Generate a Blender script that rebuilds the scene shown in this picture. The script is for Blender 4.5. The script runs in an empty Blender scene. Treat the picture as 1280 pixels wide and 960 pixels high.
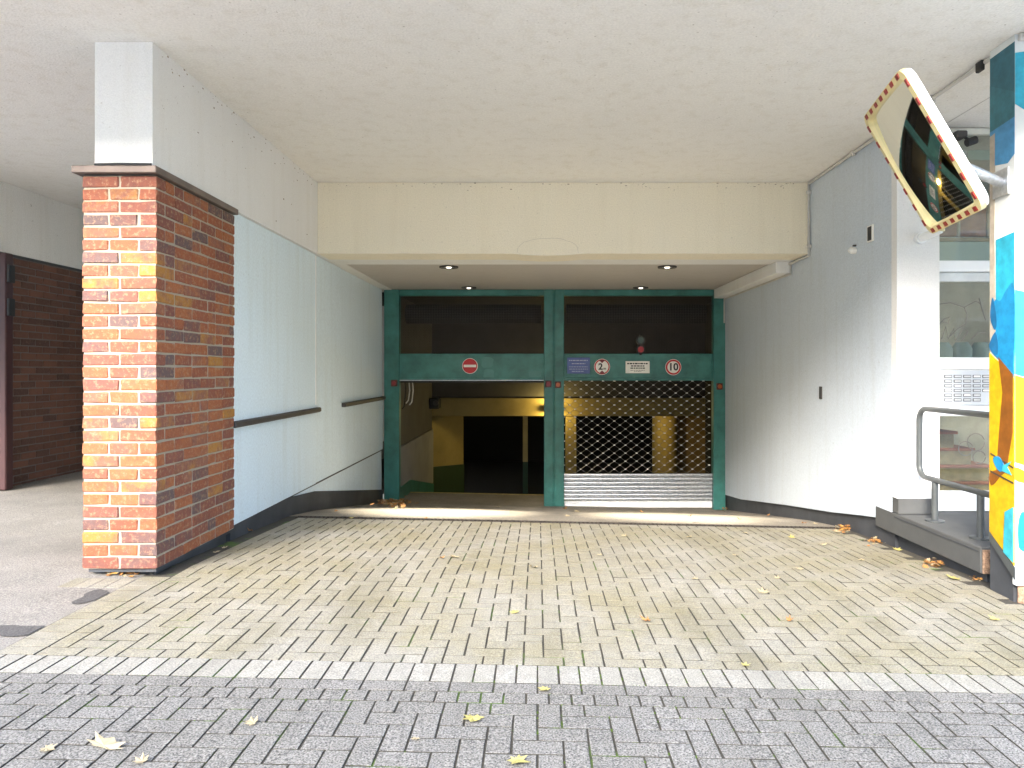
import bpy, math, random
from mathutils import Vector, Matrix
random.seed(7)
S = bpy.context.scene
COL = S.collection
EYE = 1.445                                   # eye height; heights below are written relative to the eye

# ------------------------------------------------------------------ camera, sky, sun, exposure
cam_d = bpy.data.cameras.new('camera'); cam = bpy.data.objects.new('camera', cam_d); COL.objects.link(cam)
cam.location = (0, 0, EYE); cam.rotation_euler = (math.radians(90), 0, 0)
cam_d.sensor_width = 36; cam_d.lens = 24.75; cam_d.shift_x = -0.025; cam_d.shift_y = -0.0133
cam_d.clip_start = 0.05; cam_d.clip_end = 1000
S.camera = cam
SUN_EL, SUN_AZ = math.radians(28), math.radians(200)      # from behind the camera (-Y)
w = bpy.data.worlds.new('World'); S.world = w; w.use_nodes = True
nt = w.node_tree; nt.nodes.clear()
sky = nt.nodes.new('ShaderNodeTexSky'); sky.sky_type = 'NISHITA'; sky.sun_disc = False
sky.sun_elevation = SUN_EL; sky.sun_rotation = SUN_AZ; sky.air_density = 0.85; sky.dust_density = 2.2
bg = nt.nodes.new('ShaderNodeBackground'); bg.inputs['Strength'].default_value = 0.15
wo = nt.nodes.new('ShaderNodeOutputWorld')
nt.links.new(sky.outputs[0], bg.inputs[0]); nt.links.new(bg.outputs[0], wo.inputs[0])
sd = bpy.data.lights.new('sun', 'SUN'); sd.energy = 0.8; sd.angle = math.radians(14); sd.color = (1, .975, .94)
so = bpy.data.objects.new('sun', sd); COL.objects.link(so)
sdir = Vector((math.sin(SUN_AZ) * math.cos(SUN_EL), math.cos(SUN_AZ) * math.cos(SUN_EL), math.sin(SUN_EL)))     # towards the sun
so.rotation_euler = sdir.to_track_quat('Z', 'Y').to_euler()
S.view_settings.view_transform = 'Standard'; S.view_settings.look = 'None'
S.view_settings.gamma = 1; S.view_settings.use_curve_mapping = False
S.view_settings.exposure = 3.45
S.cycles.max_bounces = 10; S.cycles.diffuse_bounces = 7; S.cycles.glossy_bounces = 4; S.cycles.transparent_max_bounces = 12

# ------------------------------------------------------------------ ground shape
PROF = [(-1e3, -1.445), (5.0, -1.445), (6.2, -1.505), (7.35, -1.575), (8.3, -1.70), (11.9, -2.29), (13.1, -2.31), (20, -3.6), (60, -3.7)]
def prof(d, flat=False):
    if flat: d = min(d, 6.0)
    for (a, ha), (b, hb) in zip(PROF, PROF[1:]):
        if d <= b: return ha + (hb - ha) * (d - a) / (b - a)
    return PROF[-1][1]
def G(x, d, flat=False): return prof(d, flat) - .021 * max(-9, min(5, x))

# ------------------------------------------------------------------ materials
def NT(name):
    m = bpy.data.materials.new(name); m.use_nodes = True
    t = m.node_tree; b = t.nodes['Principled BSDF']
    return m, t, b
def rgb(c): return (c[0], c[1], c[2], 1)
def noise(t, scale, detail=4, rough=.55, vec=None, dims='3D'):
    n = t.nodes.new('ShaderNodeTexNoise'); n.inputs['Scale'].default_value = scale
    n.inputs['Detail'].default_value = detail; n.inputs['Roughness'].default_value = rough
    if vec is not None: t.links.new(vec, n.inputs['Vector'])
    return n
def ramp(t, fac, stops):
    r = t.nodes.new('ShaderNodeValToRGB'); e = r.color_ramp.elements
    while len(e) < len(stops): e.new(.5)
    for k, (p, c) in enumerate(stops):
        e[k].position = p; e[k].color = rgb(c) if not isinstance(c, (int, float)) else (c, c, c, 1)
    t.links.new(fac, r.inputs[0]); return r
def mix(t, fac, a, b, mode='MIX'):
    n = t.nodes.new('ShaderNodeMix'); n.data_type = 'RGBA'; n.blend_type = mode
    for v, i in ((fac, 0), (a, 6), (b, 7)):
        if isinstance(v, (int, float)): n.inputs[i].default_value = v
        elif isinstance(v, tuple): n.inputs[i].default_value = rgb(v)
        else: t.links.new(v, n.inputs[i])
    return n.outputs[2]
def pos(t): return t.nodes.new('ShaderNodeNewGeometry').outputs['Position']
def bump(t, b, h, strength, dist):
    n = t.nodes.new('ShaderNodeBump'); n.inputs['Strength'].default_value = strength; n.inputs['Distance'].default_value = dist
    t.links.new(h, n.inputs['Height']); t.links.new(n.outputs[0], b.inputs['Normal'])
MATS = {}
def plain(name, c, rough=.5, metal=0, var=.12, vscale=6, bmp=0, bscale=80, emit=None, es=0):
    if name in MATS: return MATS[name]
    m, t, b = NT(name); p = pos(t)
    n = noise(t, vscale, 5, .6, p)
    col = mix(t, ramp(t, n.outputs[0], [(.3, 0), (.7, 1)]).outputs[0], tuple(x * (1 - var) for x in c), tuple(min(1, x * (1 + var)) for x in c))
    t.links.new(col, b.inputs['Base Color'])
    b.inputs['Roughness'].default_value = rough; b.inputs['Metallic'].default_value = metal
    if bmp: bump(t, b, noise(t, bscale, 3, .6, p).outputs[0], bmp, .004)
    if emit: b.inputs['Emission Color'].default_value = rgb(emit); b.inputs['Emission Strength'].default_value = es
    MATS[name] = m; return m
def stucco(name, c, grain=140, strength=.55, dirt=.25, dirtcol=(.33, .28, .22)):
    m, t, b = NT(name); p = pos(t)
    big = noise(t, .7, 7, .66, p)
    mp = t.nodes.new('ShaderNodeMapping'); mp.inputs['Scale'].default_value = (5, 5, .35); t.links.new(p, mp.inputs[0])
    strk = noise(t, 1.6, 5, .6, mp.outputs[0]); sp = noise(t, 38, 2, .5, p); fine = noise(t, grain, 3, .65, p)
    f = ramp(t, big.outputs[0], [(.42, 0), (.78, dirt)]).outputs[0]
    col = mix(t, f, c, tuple(x * .78 for x in c))
    col = mix(t, ramp(t, strk.outputs[0], [(.50, 0), (.72, dirt * 1.4)]).outputs[0], col, tuple(x * q for x, q in zip(c, (.80, .77, .70))))
    col = mix(t, ramp(t, sp.outputs[0], [(.70, 0), (.76, .5 * dirt / .25)]).outputs[0], col, dirtcol)
    col = mix(t, ramp(t, fine.outputs[0], [(.3, 0), (.7, 1)]).outputs[0], mix(t, 1.0, col, (.86, .86, .86), 'MULTIPLY'), col)
    t.links.new(col, b.inputs['Base Color']); b.inputs['Roughness'].default_value = .9
    bump(t, b, fine.outputs[0], strength, .006)
    MATS[name] = m; return m
def brickmat(name, stops, smear, bright=1.0):
    m, t, b = NT(name); p = pos(t)
    oi = t.nodes.new('ShaderNodeObjectInfo'); ge = t.nodes.new('ShaderNodeNewGeometry')
    a = t.nodes.new('ShaderNodeMath'); a.operation = 'ADD'
    t.links.new(oi.outputs['Random'], a.inputs[0]); t.links.new(ge.outputs['Random Per Island'], a.inputs[1])
    fr = t.nodes.new('ShaderNodeMath'); fr.operation = 'FRACT'; t.links.new(a.outputs[0], fr.inputs[0])
    n1 = noise(t, 9, 5, .6, p); n2 = noise(t, 34, 5, .7, p); n3 = noise(t, 180, 3, .7, p)
    o = t.nodes.new('ShaderNodeMath'); o.operation = 'MULTIPLY_ADD'; o.inputs[1].default_value = .55; o.inputs[2].default_value = -.275
    t.links.new(n1.outputs[0], o.inputs[0])
    s = t.nodes.new('ShaderNodeMath'); s.operation = 'ADD'; t.links.new(fr.outputs[0], s.inputs[0]); t.links.new(o.outputs[0], s.inputs[1])
    base = ramp(t, s.outputs[0], stops).outputs[0]
    col = mix(t, ramp(t, n2.outputs[0], [(.52, 0), (.66, .75)]).outputs[0], base, smear)
    col = mix(t, ramp(t, n2.outputs[0], [(.30, .6), (.42, 0)]).outputs[0], col, (.09, .05, .045))
    col = mix(t, ramp(t, n3.outputs[0], [(.3, .35), (.6, 0)]).outputs[0], col, (.06, .03, .02))
    t.links.new(col, b.inputs['Base Color']); b.inputs['Roughness'].default_value = .85
    bump(t, b, n2.outputs[0], .6, .008)
    MATS[name] = m; return m
def pavermat(name, c1, c2, speck, warm):
    m, t, b = NT(name); p = pos(t)
    oi = t.nodes.new('ShaderNodeObjectInfo'); ge = t.nodes.new('ShaderNodeNewGeometry')
    a = t.nodes.new('ShaderNodeMath'); a.operation = 'ADD'
    t.links.new(oi.outputs['Random'], a.inputs[0]); t.links.new(ge.outputs['Random Per Island'], a.inputs[1])
    fr = t.nodes.new('ShaderNodeMath'); fr.operation = 'FRACT'; t.links.new(a.outputs[0], fr.inputs[0])
    base = ramp(t, fr.outputs[0], [(0, c1), (1, c2)]).outputs[0]
    big = noise(t, 1.3, 6, .65, p); n3 = noise(t, 130, 3, .7, p); n4 = noise(t, 14, 5, .7, p)
    base = mix(t, ramp(t, big.outputs[0], [(.36, 0), (.64, .85)]).outputs[0], base, warm)
    base = mix(t, ramp(t, n4.outputs[0], [(.5, 0), (.75, .45)]).outputs[0], base, tuple(x * .55 for x in c1))
    mp = t.nodes.new('ShaderNodeMapping'); mp.inputs['Scale'].default_value = (1.5, .28, 1); t.links.new(p, mp.inputs[0])
    tr = noise(t, 1.4, 6, .68, mp.outputs[0])
    base = mix(t, ramp(t, tr.outputs[0], [(.50, 0), (.72, .5)]).outputs[0], base, tuple(x * .5 for x in warm))
    lo = tuple(max(0, 1 - speck) for _ in range(3)); hi = tuple(1 + speck for _ in range(3))
    sp = ramp(t, n3.outputs[0], [(.34, 0), (.66, 1)]).outputs[0]
    col = mix(t, 1.0, base, mix(t, sp, lo, hi), 'MULTIPLY')
    t.links.new(col, b.inputs['Base Color']); b.inputs['Roughness'].default_value = .85
    bump(t, b, n3.outputs[0], .5, .003)
    MATS[name] = m; return m
def jointmat():
    m, t, b = NT('joint_sand'); p = pos(t)
    n = noise(t, 2.2, 6, .7, p); n2 = noise(t, 90, 3, .6, p)
    col = mix(t, ramp(t, n2.outputs[0], [(.3, 0), (.7, 1)]).outputs[0], (.026, .024, .018), (.065, .058, .043))
    col = mix(t, ramp(t, n.outputs[0], [(.55, 0), (.63, .9)]).outputs[0], col, (.06, .11, .012))
    t.links.new(col, b.inputs['Base Color']); b.inputs['Roughness'].default_value = 1
    MATS['joint_sand'] = m; return m
def asphaltmat(name, c1, c2):
    m, t, b = NT(name); p = pos(t)
    n = noise(t, 1.0, 6, .65, p); f = noise(t, 110, 3, .7, p)
    base = mix(t, ramp(t, n.outputs[0], [(.35, 0), (.65, 1)]).outputs[0], c1, c2)
    col = mix(t, 1.0, base, mix(t, ramp(t, f.outputs[0], [(.35, 0), (.68, 1)]).outputs[0], (.55, .55, .55), (1.7, 1.65, 1.6)), 'MULTIPLY')
    t.links.new(col, b.inputs['Base Color']); b.inputs['Roughness'].default_value = .85
    bump(t, b, f.outputs[0], .7, .005)
    MATS[name] = m; return m
def glassmat(name, tint, amount):
    m, t, b = NT(name); b.inputs['Base Color'].default_value = rgb(tint); b.inputs['Roughness'].default_value = .02
    b.inputs['Metallic'].default_value = 0
    tr = t.nodes.new('ShaderNodeBsdfTransparent'); tr.inputs[0].default_value = rgb(tint)
    gl = t.nodes.new('ShaderNodeBsdfGlossy'); gl.inputs['Roughness'].default_value = .02
    fz = t.nodes.new('ShaderNodeFresnel'); fz.inputs[0].default_value = 1.5
    mx = t.nodes.new('ShaderNodeMixShader'); t.links.new(fz.outputs[0], mx.inputs[0]); t.links.new(tr.outputs[0], mx.inputs[1]); t.links.new(gl.outputs[0], mx.inputs[2])
    t.links.new(mx.outputs[0], t.nodes['Material Output'].inputs[0])
    MATS[name] = m; return m

CEIL = stucco('ceiling_stucco', (.86, .835, .78), 60, 1.0, .30)
CREAM = stucco('cream_plaster', (.86, .79, .63), 70, .8, .14)
WHITE = stucco('white_plaster', (.80, .79, .76), 150, .5, .16)
BLUEW = stucco('blue_white_panel', (.72, .83, .88), 45, .12, .20, (.3, .3, .3))
RWALL = stucco('pale_render', (.585, .645, .70), 55, 1.0, .22, (.35, .33, .3))
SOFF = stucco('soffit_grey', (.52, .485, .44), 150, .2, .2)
BRICK = brickmat('red_brick', [(0, (.115, .075, .07)), (.22, (.19, .065, .045)), (.5, (.27, .078, .032)), (.72, (.33, .105, .035)), (.86, (.22, .085, .055)), (1, (.38, .17, .03))], (.36, .22, .12))
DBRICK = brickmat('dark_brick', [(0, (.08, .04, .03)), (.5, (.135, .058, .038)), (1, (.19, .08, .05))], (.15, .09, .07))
MORTAR = stucco('mortar', (.36, .32, .245), 160, .6, .25)
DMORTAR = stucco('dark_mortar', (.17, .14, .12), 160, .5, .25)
PAV_L = pavermat('driveway_concrete', (.238, .223, .180), (.268, .252, .208), .40, (.20, .175, .10))
PAV_E_LIT = pavermat('edging_concrete_lit', (.245, .232, .197), (.290, .276, .238), .40, (.25, .235, .19))  # edging row coloured paler to carry the stronger light falling there
PAV_G = pavermat('pavement_concrete', (.156, .147, .129), (.184, .174, .154), .85, (.152, .143, .122))
JOINT = jointmat()
ASPH = asphaltmat('asphalt', (.155, .145, .126), (.225, .212, .187))
DASPH = asphaltmat('dark_asphalt', (.05, .048, .045), (.08, .075, .07))
RAMPC = asphaltmat('ramp_concrete', (.17, .15, .12), (.26, .235, .19))
TEAL = plain('teal_paint', (.036, .165, .145), .42, 0, .32, 4, .08, 60)
TEALD = plain('teal_paint_patch', (.055, .195, .175), .45, 0, .15, 5)
PLINTH = plain('dark_plinth', (.045, .048, .053), .7, 0, .3, 3, .2, 60)
STEEL = plain('galvanised_steel', (.55, .57, .60), .38, .85, .2, 25)
RAILM = plain('grey_rail_paint', (.075, .082, .082), .45, .2, .12, 12, .1, 120)
DRAIL = plain('dark_handrail', (.045, .04, .04), .55, 0, .2, 8)
CAPM = plain('brown_metal_cap', (.16, .125, .105), .5, .3, .2, 6)
BLACK = plain('black_rubber', (.02, .02, .02), .6)
CONDM = plain('conduit_grey', (.52, .50, .46), .5)
PLAT = plain('platform_grey', (.072, .073, .070), .75, 0, .18, 2.5, .3, 120)
RUST = plain('rusty_edge', (.30, .19, .12), .9, 0, .6, 40, .5, 60)
WPAINT = plain('white_gloss_paint', (.80, .81, .80), .35, 0, .04, 3)
PALEG = plain('pale_green_panel', (.60, .68, .60), .5, 0, .06, 3)
WOODP = plain('brown_wood_panel', (.42, .20, .10), .5, 0, .25, 7)
WOODR = plain('pale_wood_rail', (.55, .43, .26), .5, 0, .15, 10)
GREYP = plain('grey_panel', (.30, .32, .32), .6)
RED = plain('sign_red', (.50, .008, .012), .4, 0, .1, 8)
SWHITE = plain('sign_white', (.80, .78, .72), .4, 0, .05, 8)
SBLUE = plain('sign_blue', (.07, .11, .30), .45, 0, .15, 8)
SPALE = plain('sign_pale_print', (.38, .42, .58), .5)
INK = plain('ink', (.02, .02, .02), .5)
YELW = plain('yellow_wall', (.25, .19, .065), .7, 0, .15, 2, .1, 60)
GREENB = plain('green_base', (.008, .032, .013), .6)
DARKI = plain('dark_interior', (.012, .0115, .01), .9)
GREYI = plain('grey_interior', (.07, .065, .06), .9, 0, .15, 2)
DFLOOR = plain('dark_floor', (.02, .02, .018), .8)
LEAFY = plain('yellow_leaf', (.36, .31, .10), .6, 0, .25, 30)
LEAFP = plain('pale_leaf', (.33, .27, .16), .6, 0, .25, 40)
LEAFB = plain('brown_leaf', (.32, .15, .045), .7, 0, .5, 30)
MOSS = plain('moss', (.05, .085, .008), 1, 0, .4, 30)
MIRR = plain('mirror_surface', (.86, .88, .88), .035, 1.0, .02, 3)
MFRAME = plain('cream_plastic', (.70, .60, .30), .4, 0, .12, 4)
GLASS = glassmat('window_glass', (.80, .84, .82), 0)
ORANGE = plain('orange_lens', (.45, .10, .02), .3)
BRASS = plain('reflector_red', (.25, .02, .025), .3)
BULB = plain('lit_bulb', (1, .95, .85), .5, 0, 0, 5, 0, 80, (1, .90, .72), .5)
TUBEL = plain('lit_tube', (1, .9, .6), .5, 0, 0, 5, 0, 80, (1, .80, .32), 6)
REDL = plain('red_lamp_lit', (.14, .005, .006), .4, 0, 0, 5, 0, 80, (1, .03, .03), .01)
GRNL = plain('green_lamp_off', (.02, .05, .04), .3)

# ------------------------------------------------------------------ mesh builder
class MB:
    def __init__(s): s.v = []; s.f = []; s.m = []
    def add(s, vs, fs, mi=0):
        o = len(s.v); s.v += [tuple(q) for q in vs]
        for f in fs: s.f.append([o + i for i in f]); s.m.append(mi)
        return s
    def box(s, x0, x1, y0, y1, z0, z1, mi=0, c=0):
        if c <= 0:
            vs = [(x, y, z) for z in (z0, z1) for y in (y0, y1) for x in (x0, x1)]
            return s.add(vs, [(0, 2, 3, 1), (4, 5, 7, 6), (0, 1, 5, 4), (2, 6, 7, 3), (0, 4, 6, 2), (1, 3, 7, 5)], mi)
        vs = []; lim = ((x0, x1), (y0, y1), (z0, z1)); idx = {}
        for i in (0, 1):
            for j in (0, 1):
                for k in (0, 1):
                    p = [lim[0][i], lim[1][j], lim[2][k]]; q = [c if i == 0 else -c, c if j == 0 else -c, c if k == 0 else -c]
                    for a in range(3):
                        r = [p[b] + (q[b] if b != a else 0) for b in range(3)]; idx[(i, j, k, a)] = len(vs); vs.append(r)
        fs = []
        for a in range(3):
            b, d = [(1, 2), (2, 0), (0, 1)][a]
            for e in (0, 1):
                def I(bb, dd):
                    t = [0, 0, 0]; t[a] = e; t[b] = bb; t[d] = dd; return tuple(t)
                q = [idx[I(0, 0) + (a,)], idx[I(1, 0) + (a,)], idx[I(1, 1) + (a,)], idx[I(0, 1) + (a,)]]
                fs.append(q if e else q[::-1])
        for a in range(3):
            b, d = [(1, 2), (2, 0), (0, 1)][a]
            for e in (0, 1):
                for g in (0, 1):
                    def J(t_, ax):
                        t = [0, 0, 0]; t[a] = t_; t[b] = e; t[d] = g; return idx[tuple(t) + (ax,)]
                    q = [J(0, b), J(1, b), J(1, d), J(0, d)]
                    fs.append(q if (e == g) else q[::-1])
        for i in (0, 1):
            for j in (0, 1):
                for k in (0, 1):
                    q = [idx[(i, j, k, 0)], idx[(i, j, k, 1)], idx[(i, j, k, 2)]]
                    fs.append(q if (i + j + k) % 2 == 1 else q[::-1])
        return s.add(vs, fs, mi)
    def prism(s, poly, axis, a, b, mi=0):
        """poly in the two remaining axes (x,y order), extruded along axis from a to b"""
        n = len(poly)
        def P(p, t):
            if axis == 'x': return (t, p[0], p[1])
            if axis == 'y': return (p[0], t, p[1])
            return (p[0], p[1], t)
        vs = [P(p, a) for p in poly] + [P(p, b) for p in poly]
        fs = [tuple(range(n))[::-1], tuple(range(n, 2 * n))] + [(i, (i + 1) % n, n + (i + 1) % n, n + i) for i in range(n)]
        return s.add(vs, fs, mi)
    def tube(s, path, r, n=10, mi=0, caps=True):
        path = [Vector(p) for p in path]; rings = []
        up = None
        for i, p in enumerate(path):
            d = (path[min(i + 1, len(path) - 1)] - path[max(i - 1, 0)]).normalized()
            if up is None: up = d.orthogonal().normalized()
            up = (up - d * up.dot(d)).normalized(); sd_ = d.cross(up)
            rr = r[i] if isinstance(r, (list, tuple)) else r
            rings.append([p + (up * math.cos(2 * math.pi * k / n) + sd_ * math.sin(2 * math.pi * k / n)) * rr for k in range(n)])
        vs = [q for rg in rings for q in rg]; fs = []
        for i in range(len(path) - 1):
            for k in range(n):
                fs.append((i * n + k, i * n + (k + 1) % n, (i + 1) * n + (k + 1) % n, (i + 1) * n + k))
        if caps: fs += [tuple(range(n))[::-1], tuple(range((len(path) - 1) * n, len(path) * n))]
        return s.add(vs, fs, mi)
    def disc(s, c, r, axis, a, b, n=28, mi=0):
        poly = [(c[0] + r * math.cos(2 * math.pi * k / n), c[1] + r * math.sin(2 * math.pi * k / n)) for k in range(n)]
        return s.prism(poly, axis, a, b, mi)
    def mesh(s, name, mats, smooth=False, org=(0, 0, 0), eye=True):
        me = bpy.data.meshes.new(name)
        k = EYE if eye else 0
        me.from_pydata([(v[0] - org[0], v[1] - org[1], v[2] + k - org[2]) for v in s.v], [], s.f); me.update()
        for m in (mats if isinstance(mats, (list, tuple)) else [mats]): me.materials.append(m)
        me.polygons.foreach_set('material_index', s.m)
        import bmesh as _b
        bm = _b.new(); bm.from_mesh(me); _b.ops.recalc_face_normals(bm, faces=bm.faces); bm.to_mesh(me); bm.free()
        if smooth:
            me.polygons.foreach_set('use_smooth', [True] * len(me.polygons))
            try: me.set_sharp_from_angle(angle=math.radians(40))
            except Exception: pass
        return me
    def build(s, name, mats, parent=None, smooth=False, kind=None):
        org = WLOC.get(parent.name, (0, 0, 0)) if parent else None
        if org is None:                        # a thing that is one mesh: origin at the middle of its base
            xs, ys, zs = zip(*s.v); org = ((min(xs) + max(xs)) / 2, (min(ys) + max(ys)) / 2, min(zs) + EYE)
        o = bpy.data.objects.new(name, s.mesh(name, mats, smooth, org)); COL.objects.link(o)
        WLOC[o.name] = org
        if parent: o.parent = parent; 
        else: o.location = org
        if parent and parent.type != 'EMPTY' and WLOC.get(parent.name) is not None: pass
        if kind: o['kind'] = kind
        return o
WLOC = {}
def thing(name, label, cat, loc, group=None, kind=None):
    o = bpy.data.objects.new(name, None); COL.objects.link(o); o.empty_display_size = .1
    o.location = (loc[0], loc[1], loc[2] + EYE); WLOC[o.name] = tuple(o.location)
    if label: o['label'] = label
    if cat: o['category'] = cat
    if group: o['group'] = group
    if kind: o['kind'] = kind
    return o
def tag(o, label, cat, group=None):
    o['label'] = label; o['category'] = cat
    if group: o['group'] = group
    return o
def inst(name, me, parent, M):                 # M = matrix in world with eye-relative heights
    o = bpy.data.objects.new(name, me); COL.objects.link(o); o.parent = parent
    L = WLOC[parent.name]
    M = M.copy(); M.translation = (M.translation.x - L[0], M.translation.y - L[1], M.translation.z + EYE - L[2])
    o.matrix_basis = M; WLOC[o.name] = (L[0] + M.translation.x, L[1] + M.translation.y, L[2] + M.translation.z)
    return o
def text(body, size, loc, mat, parent, name='lettering', ext=.001):
    c = bpy.data.curves.new(name, 'FONT'); c.body = body; c.size = size; c.align_x = 'CENTER'; c.align_y = 'CENTER'; c.extrude = ext
    c.offset = size * .03
    c.materials.append(mat); c.resolution_u = 4; tmp = bpy.data.objects.new(name, c)
    me = bpy.data.meshes.new_from_object(tmp); bpy.data.objects.remove(tmp)
    o = bpy.data.objects.new(name, me); COL.objects.link(o); o.parent = parent
    L = WLOC[parent.name]; o.location = (loc[0] - L[0], loc[1] - L[1], loc[2] + EYE - L[2]); o.rotation_euler = (math.radians(90), 0, 0)
    return o
FPX, CX, CY = 880.0, 672.0, 463.0             # measuring scale of the photograph
def PX(px, d): return (px - CX) / FPX * d
def PH(py, d): return (CY - py) / FPX * d
def in_frame(x, d, h, m=6):
    if d < .3: return False
    a, b = CX + x / d * FPX, CY - h / d * FPX
    return -m < a < 1280 + m and -m < b < 960 + m

# ================================================================== LARGE STRUCTURE
CE, SO = 2.19, 1.36                            # ceiling, soffit
EDGE = 2.9                                    # street edge of the ceiling
RW, LW, GD = 3.17, -2.60, 11.9                 # right wall, left wall, gate plane

# ---- ground sheet
m = MB()
def sheet(m, xs, ds, off, flat=False, mi=0):
    vs = [(x, d, G(x, d, flat) + off) for d in ds for x in xs]; n = len(xs)
    fs = [(j * n + i, j * n + i + 1, (j + 1) * n + i + 1, (j + 1) * n + i) for j in range(len(ds) - 1) for i in range(n - 1)]
    return m.add(vs, fs, mi)
sheet(m, [-300, -60, -9, -2.62, 3.3, 5, 60, 300], [-300, -60, -10, 0, 3, 4.97], -.07)
sheet(m, [-300, -60, -9], [4.97, 6, 12, 40, 300], -.07, True); sheet(m, [-9, -2.64], [4.97, 6, 12, 14.4], -.07, True)
sheet(m, [3.3, 5, 6.5], [4.97, 6, 9.2], -.07, True); sheet(m, [6.5, 60, 300], [4.97, 6, 12, 40, 300], -.07, True)
g = m.build('ground', ASPH); g['kind'] = 'structure'
m = MB(); sheet(m, [-9, -6.25, -4, -2.67], [3.455, 4, 4.97, 6, 8, 12, 14.2], -.002, True)
o = m.build('asphalt_path', ASPH); o['kind'] = 'structure'
m = MB(); sheet(m, [-60, -9, 5, 60], [-12, -6, 0, 1.6], -.004)
o = m.build('street_bounce_paving', plain('street_bounce_paving', (.42, .41, .39), .8, 0, .15, .5)); o['kind'] = 'structure'  # unseen pale paving, added to bounce light onto ceiling and walls
m = MB(); sheet(m, [LW - .02, 0, RW + .12], [7.36, 7.8, 8.3, 9.5, 11.9, 12.5, 13.1], -.002)
o = m.build('ramp', RAMPC); o['kind'] = 'structure'
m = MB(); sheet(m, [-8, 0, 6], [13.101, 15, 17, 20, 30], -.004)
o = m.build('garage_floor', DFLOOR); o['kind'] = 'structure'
# dark repair stains on the asphalt
for k, (cx, cd, rx, ry) in enumerate([(-2.76, 3.76, .20, .075), (-2.72, 4.32, .09, .13)]):
    m = MB(); n = 22; vs = []
    for i in range(n):
        a = 2 * math.pi * i / n; r = 1 + .22 * math.sin(3 * a + k) + random.uniform(-.12, .12)
        x = cx + rx * r * math.cos(a); x = min(x, -2.672); d = cd + ry * r * math.sin(a); vs.append((x, d, G(x, d, True) + .003))
    m.add(vs, [tuple(range(n))]); o = m.build('asphalt_stain', DASPH); o['kind'] = 'structure'

# ---- ceiling with the building above it
m = MB(); m.box(-9, 7, EDGE, 14.3, CE, CE + .3)
o = m.build('ceiling', CEIL); o['kind'] = 'structure'
b = thing('upper_facade', 'pale rendered front of the building above the driveway ceiling', 'facade', (0, EDGE, CE + .31))
m = MB(); m.box(-14, 12, EDGE, EDGE + .4, CE + .302, CE + 9); m.build('wall', CREAM, b)
for k in range(8):
    m = MB(); x = -12.5 + k * 3.1; m.box(x, x + 1.5, EDGE - .03, EDGE - .002, CE + 1.5, CE + 3); f = m.build('window', WPAINT, b)
    m = MB(); m.box(x + .08, x + 1.42, EDGE - .036, EDGE - .031, CE + 1.58, CE + 2.92); m.build('pane', GREYP, f)
hs = thing('sky_blocking_row', 'unseen pale apartment row added behind the viewpoint to block low sky', 'building', (0, -13, -1.45))  # unseen row, added and sized to cut off the low sky
m = MB(); m.box(-60, 60, -22, -13, -1.6, 7.3); m.build('wall', CREAM, hs)
m = MB(); m.box(-60.3, 60.3, -22.3, -12.6, 7.302, 7.6); m.build('roof', GREYP, hs)
for k in range(-8, 9):
    for h in (.2, 3.4):
        m = MB(); m.box(k * 3.2 - .7, k * 3.2 + .7, -13, -12.95, h, h + 1.7); f = m.build('window', WPAINT, hs)
        m = MB(); m.box(k * 3.2 - .6, k * 3.2 + .6, -12.949, -12.94, h + .1, h + 1.6); m.build('pane', GREYP, f)
# dark joint in the entrance ceiling
m = MB(); m.box(3.62, 3.626, EDGE + .05, 6.3, CE - .003, CE - .0005); o = m.build('ceiling_joint', SOFF); o['kind'] = 'structure'

# ---- beams
m = MB(); m.box(-2.95, -2.565, 4.69, GD + .35, SO, CE - .002)
# slightly worn lower edge
o = m.build('side_beam', WHITE)
mb_ = MB()
for _ in range(60):
    d = random.uniform(4.75, 8.15); h = CE - abs(random.gauss(0, .05)) - .004 if random.random() < .7 else random.uniform(SO + .05, CE - .05); s_ = random.uniform(.003, .009)
    mb_.box(-2.5655, -2.5630, d - s_, d + s_ * random.uniform(.6, 1.8), h - s_ * random.uniform(.6, 1.6), h)
mb_.build('plaster_chips', plain('chip_brown', (.30, .24, .17), .9, 0, .4, 20), o, kind='stuff')
tag(o, 'white plastered beam resting on the brick pillar and running back to the gate', 'beam')
m = MB()
xs = [-2.563 + i * (RW - .003 + 2.563) / 60 for i in range(61)]
low = []
for x in xs:
    t = (x - .12) / .42
    low.append(SO - (.022 * max(0, 1 - t * t) if abs(t) < 1 else 0) + random.uniform(-.002, .002))
vs = []
for d in (8.2, 8.65):
    for x, l in zip(xs, low): vs += [(x, d, l), (x, d, CE - .002)]
n = len(xs); fs = []
for i in range(n - 1):
    fs += [(2 * i, 2 * i + 2, 2 * i + 3, 2 * i + 1), (2 * n + 2 * i, 2 * n + 2 * i + 1, 2 * n + 2 * i + 3, 2 * n + 2 * i + 2), (2 * i, 2 * n + 2 * i, 2 * n + 2 * i + 2, 2 * i + 2)]
m.add(vs, fs)
cb = m.build('cross_beam', CREAM); tag(cb, 'cream plastered beam across the driveway above the garage gates', 'beam')
m = MB(); pts = []
for k in range(15):
    a = math.pi * (k / 14); pts.append((.12 + .36 * math.cos(a) + random.uniform(-.008, .008), 8.1985, SO + .012 + .17 * math.sin(a) ** .8 + random.uniform(-.006, .006)))
m.tube(pts, .0017, 5); m.build('crack', plain('crack_line', (.5, .45, .38), .9), cb)
mb_ = MB()
for _ in range(70):
    x = random.uniform(-2.5, 3.1); h = CE - abs(random.gauss(0, .035)) - .004; s_ = random.uniform(.003, .010)
    mb_.box(x - s_ * random.uniform(.6, 1.6), x + s_, 8.1975, 8.1996, h - s_ * random.uniform(.4, 1.2), h)
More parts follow.
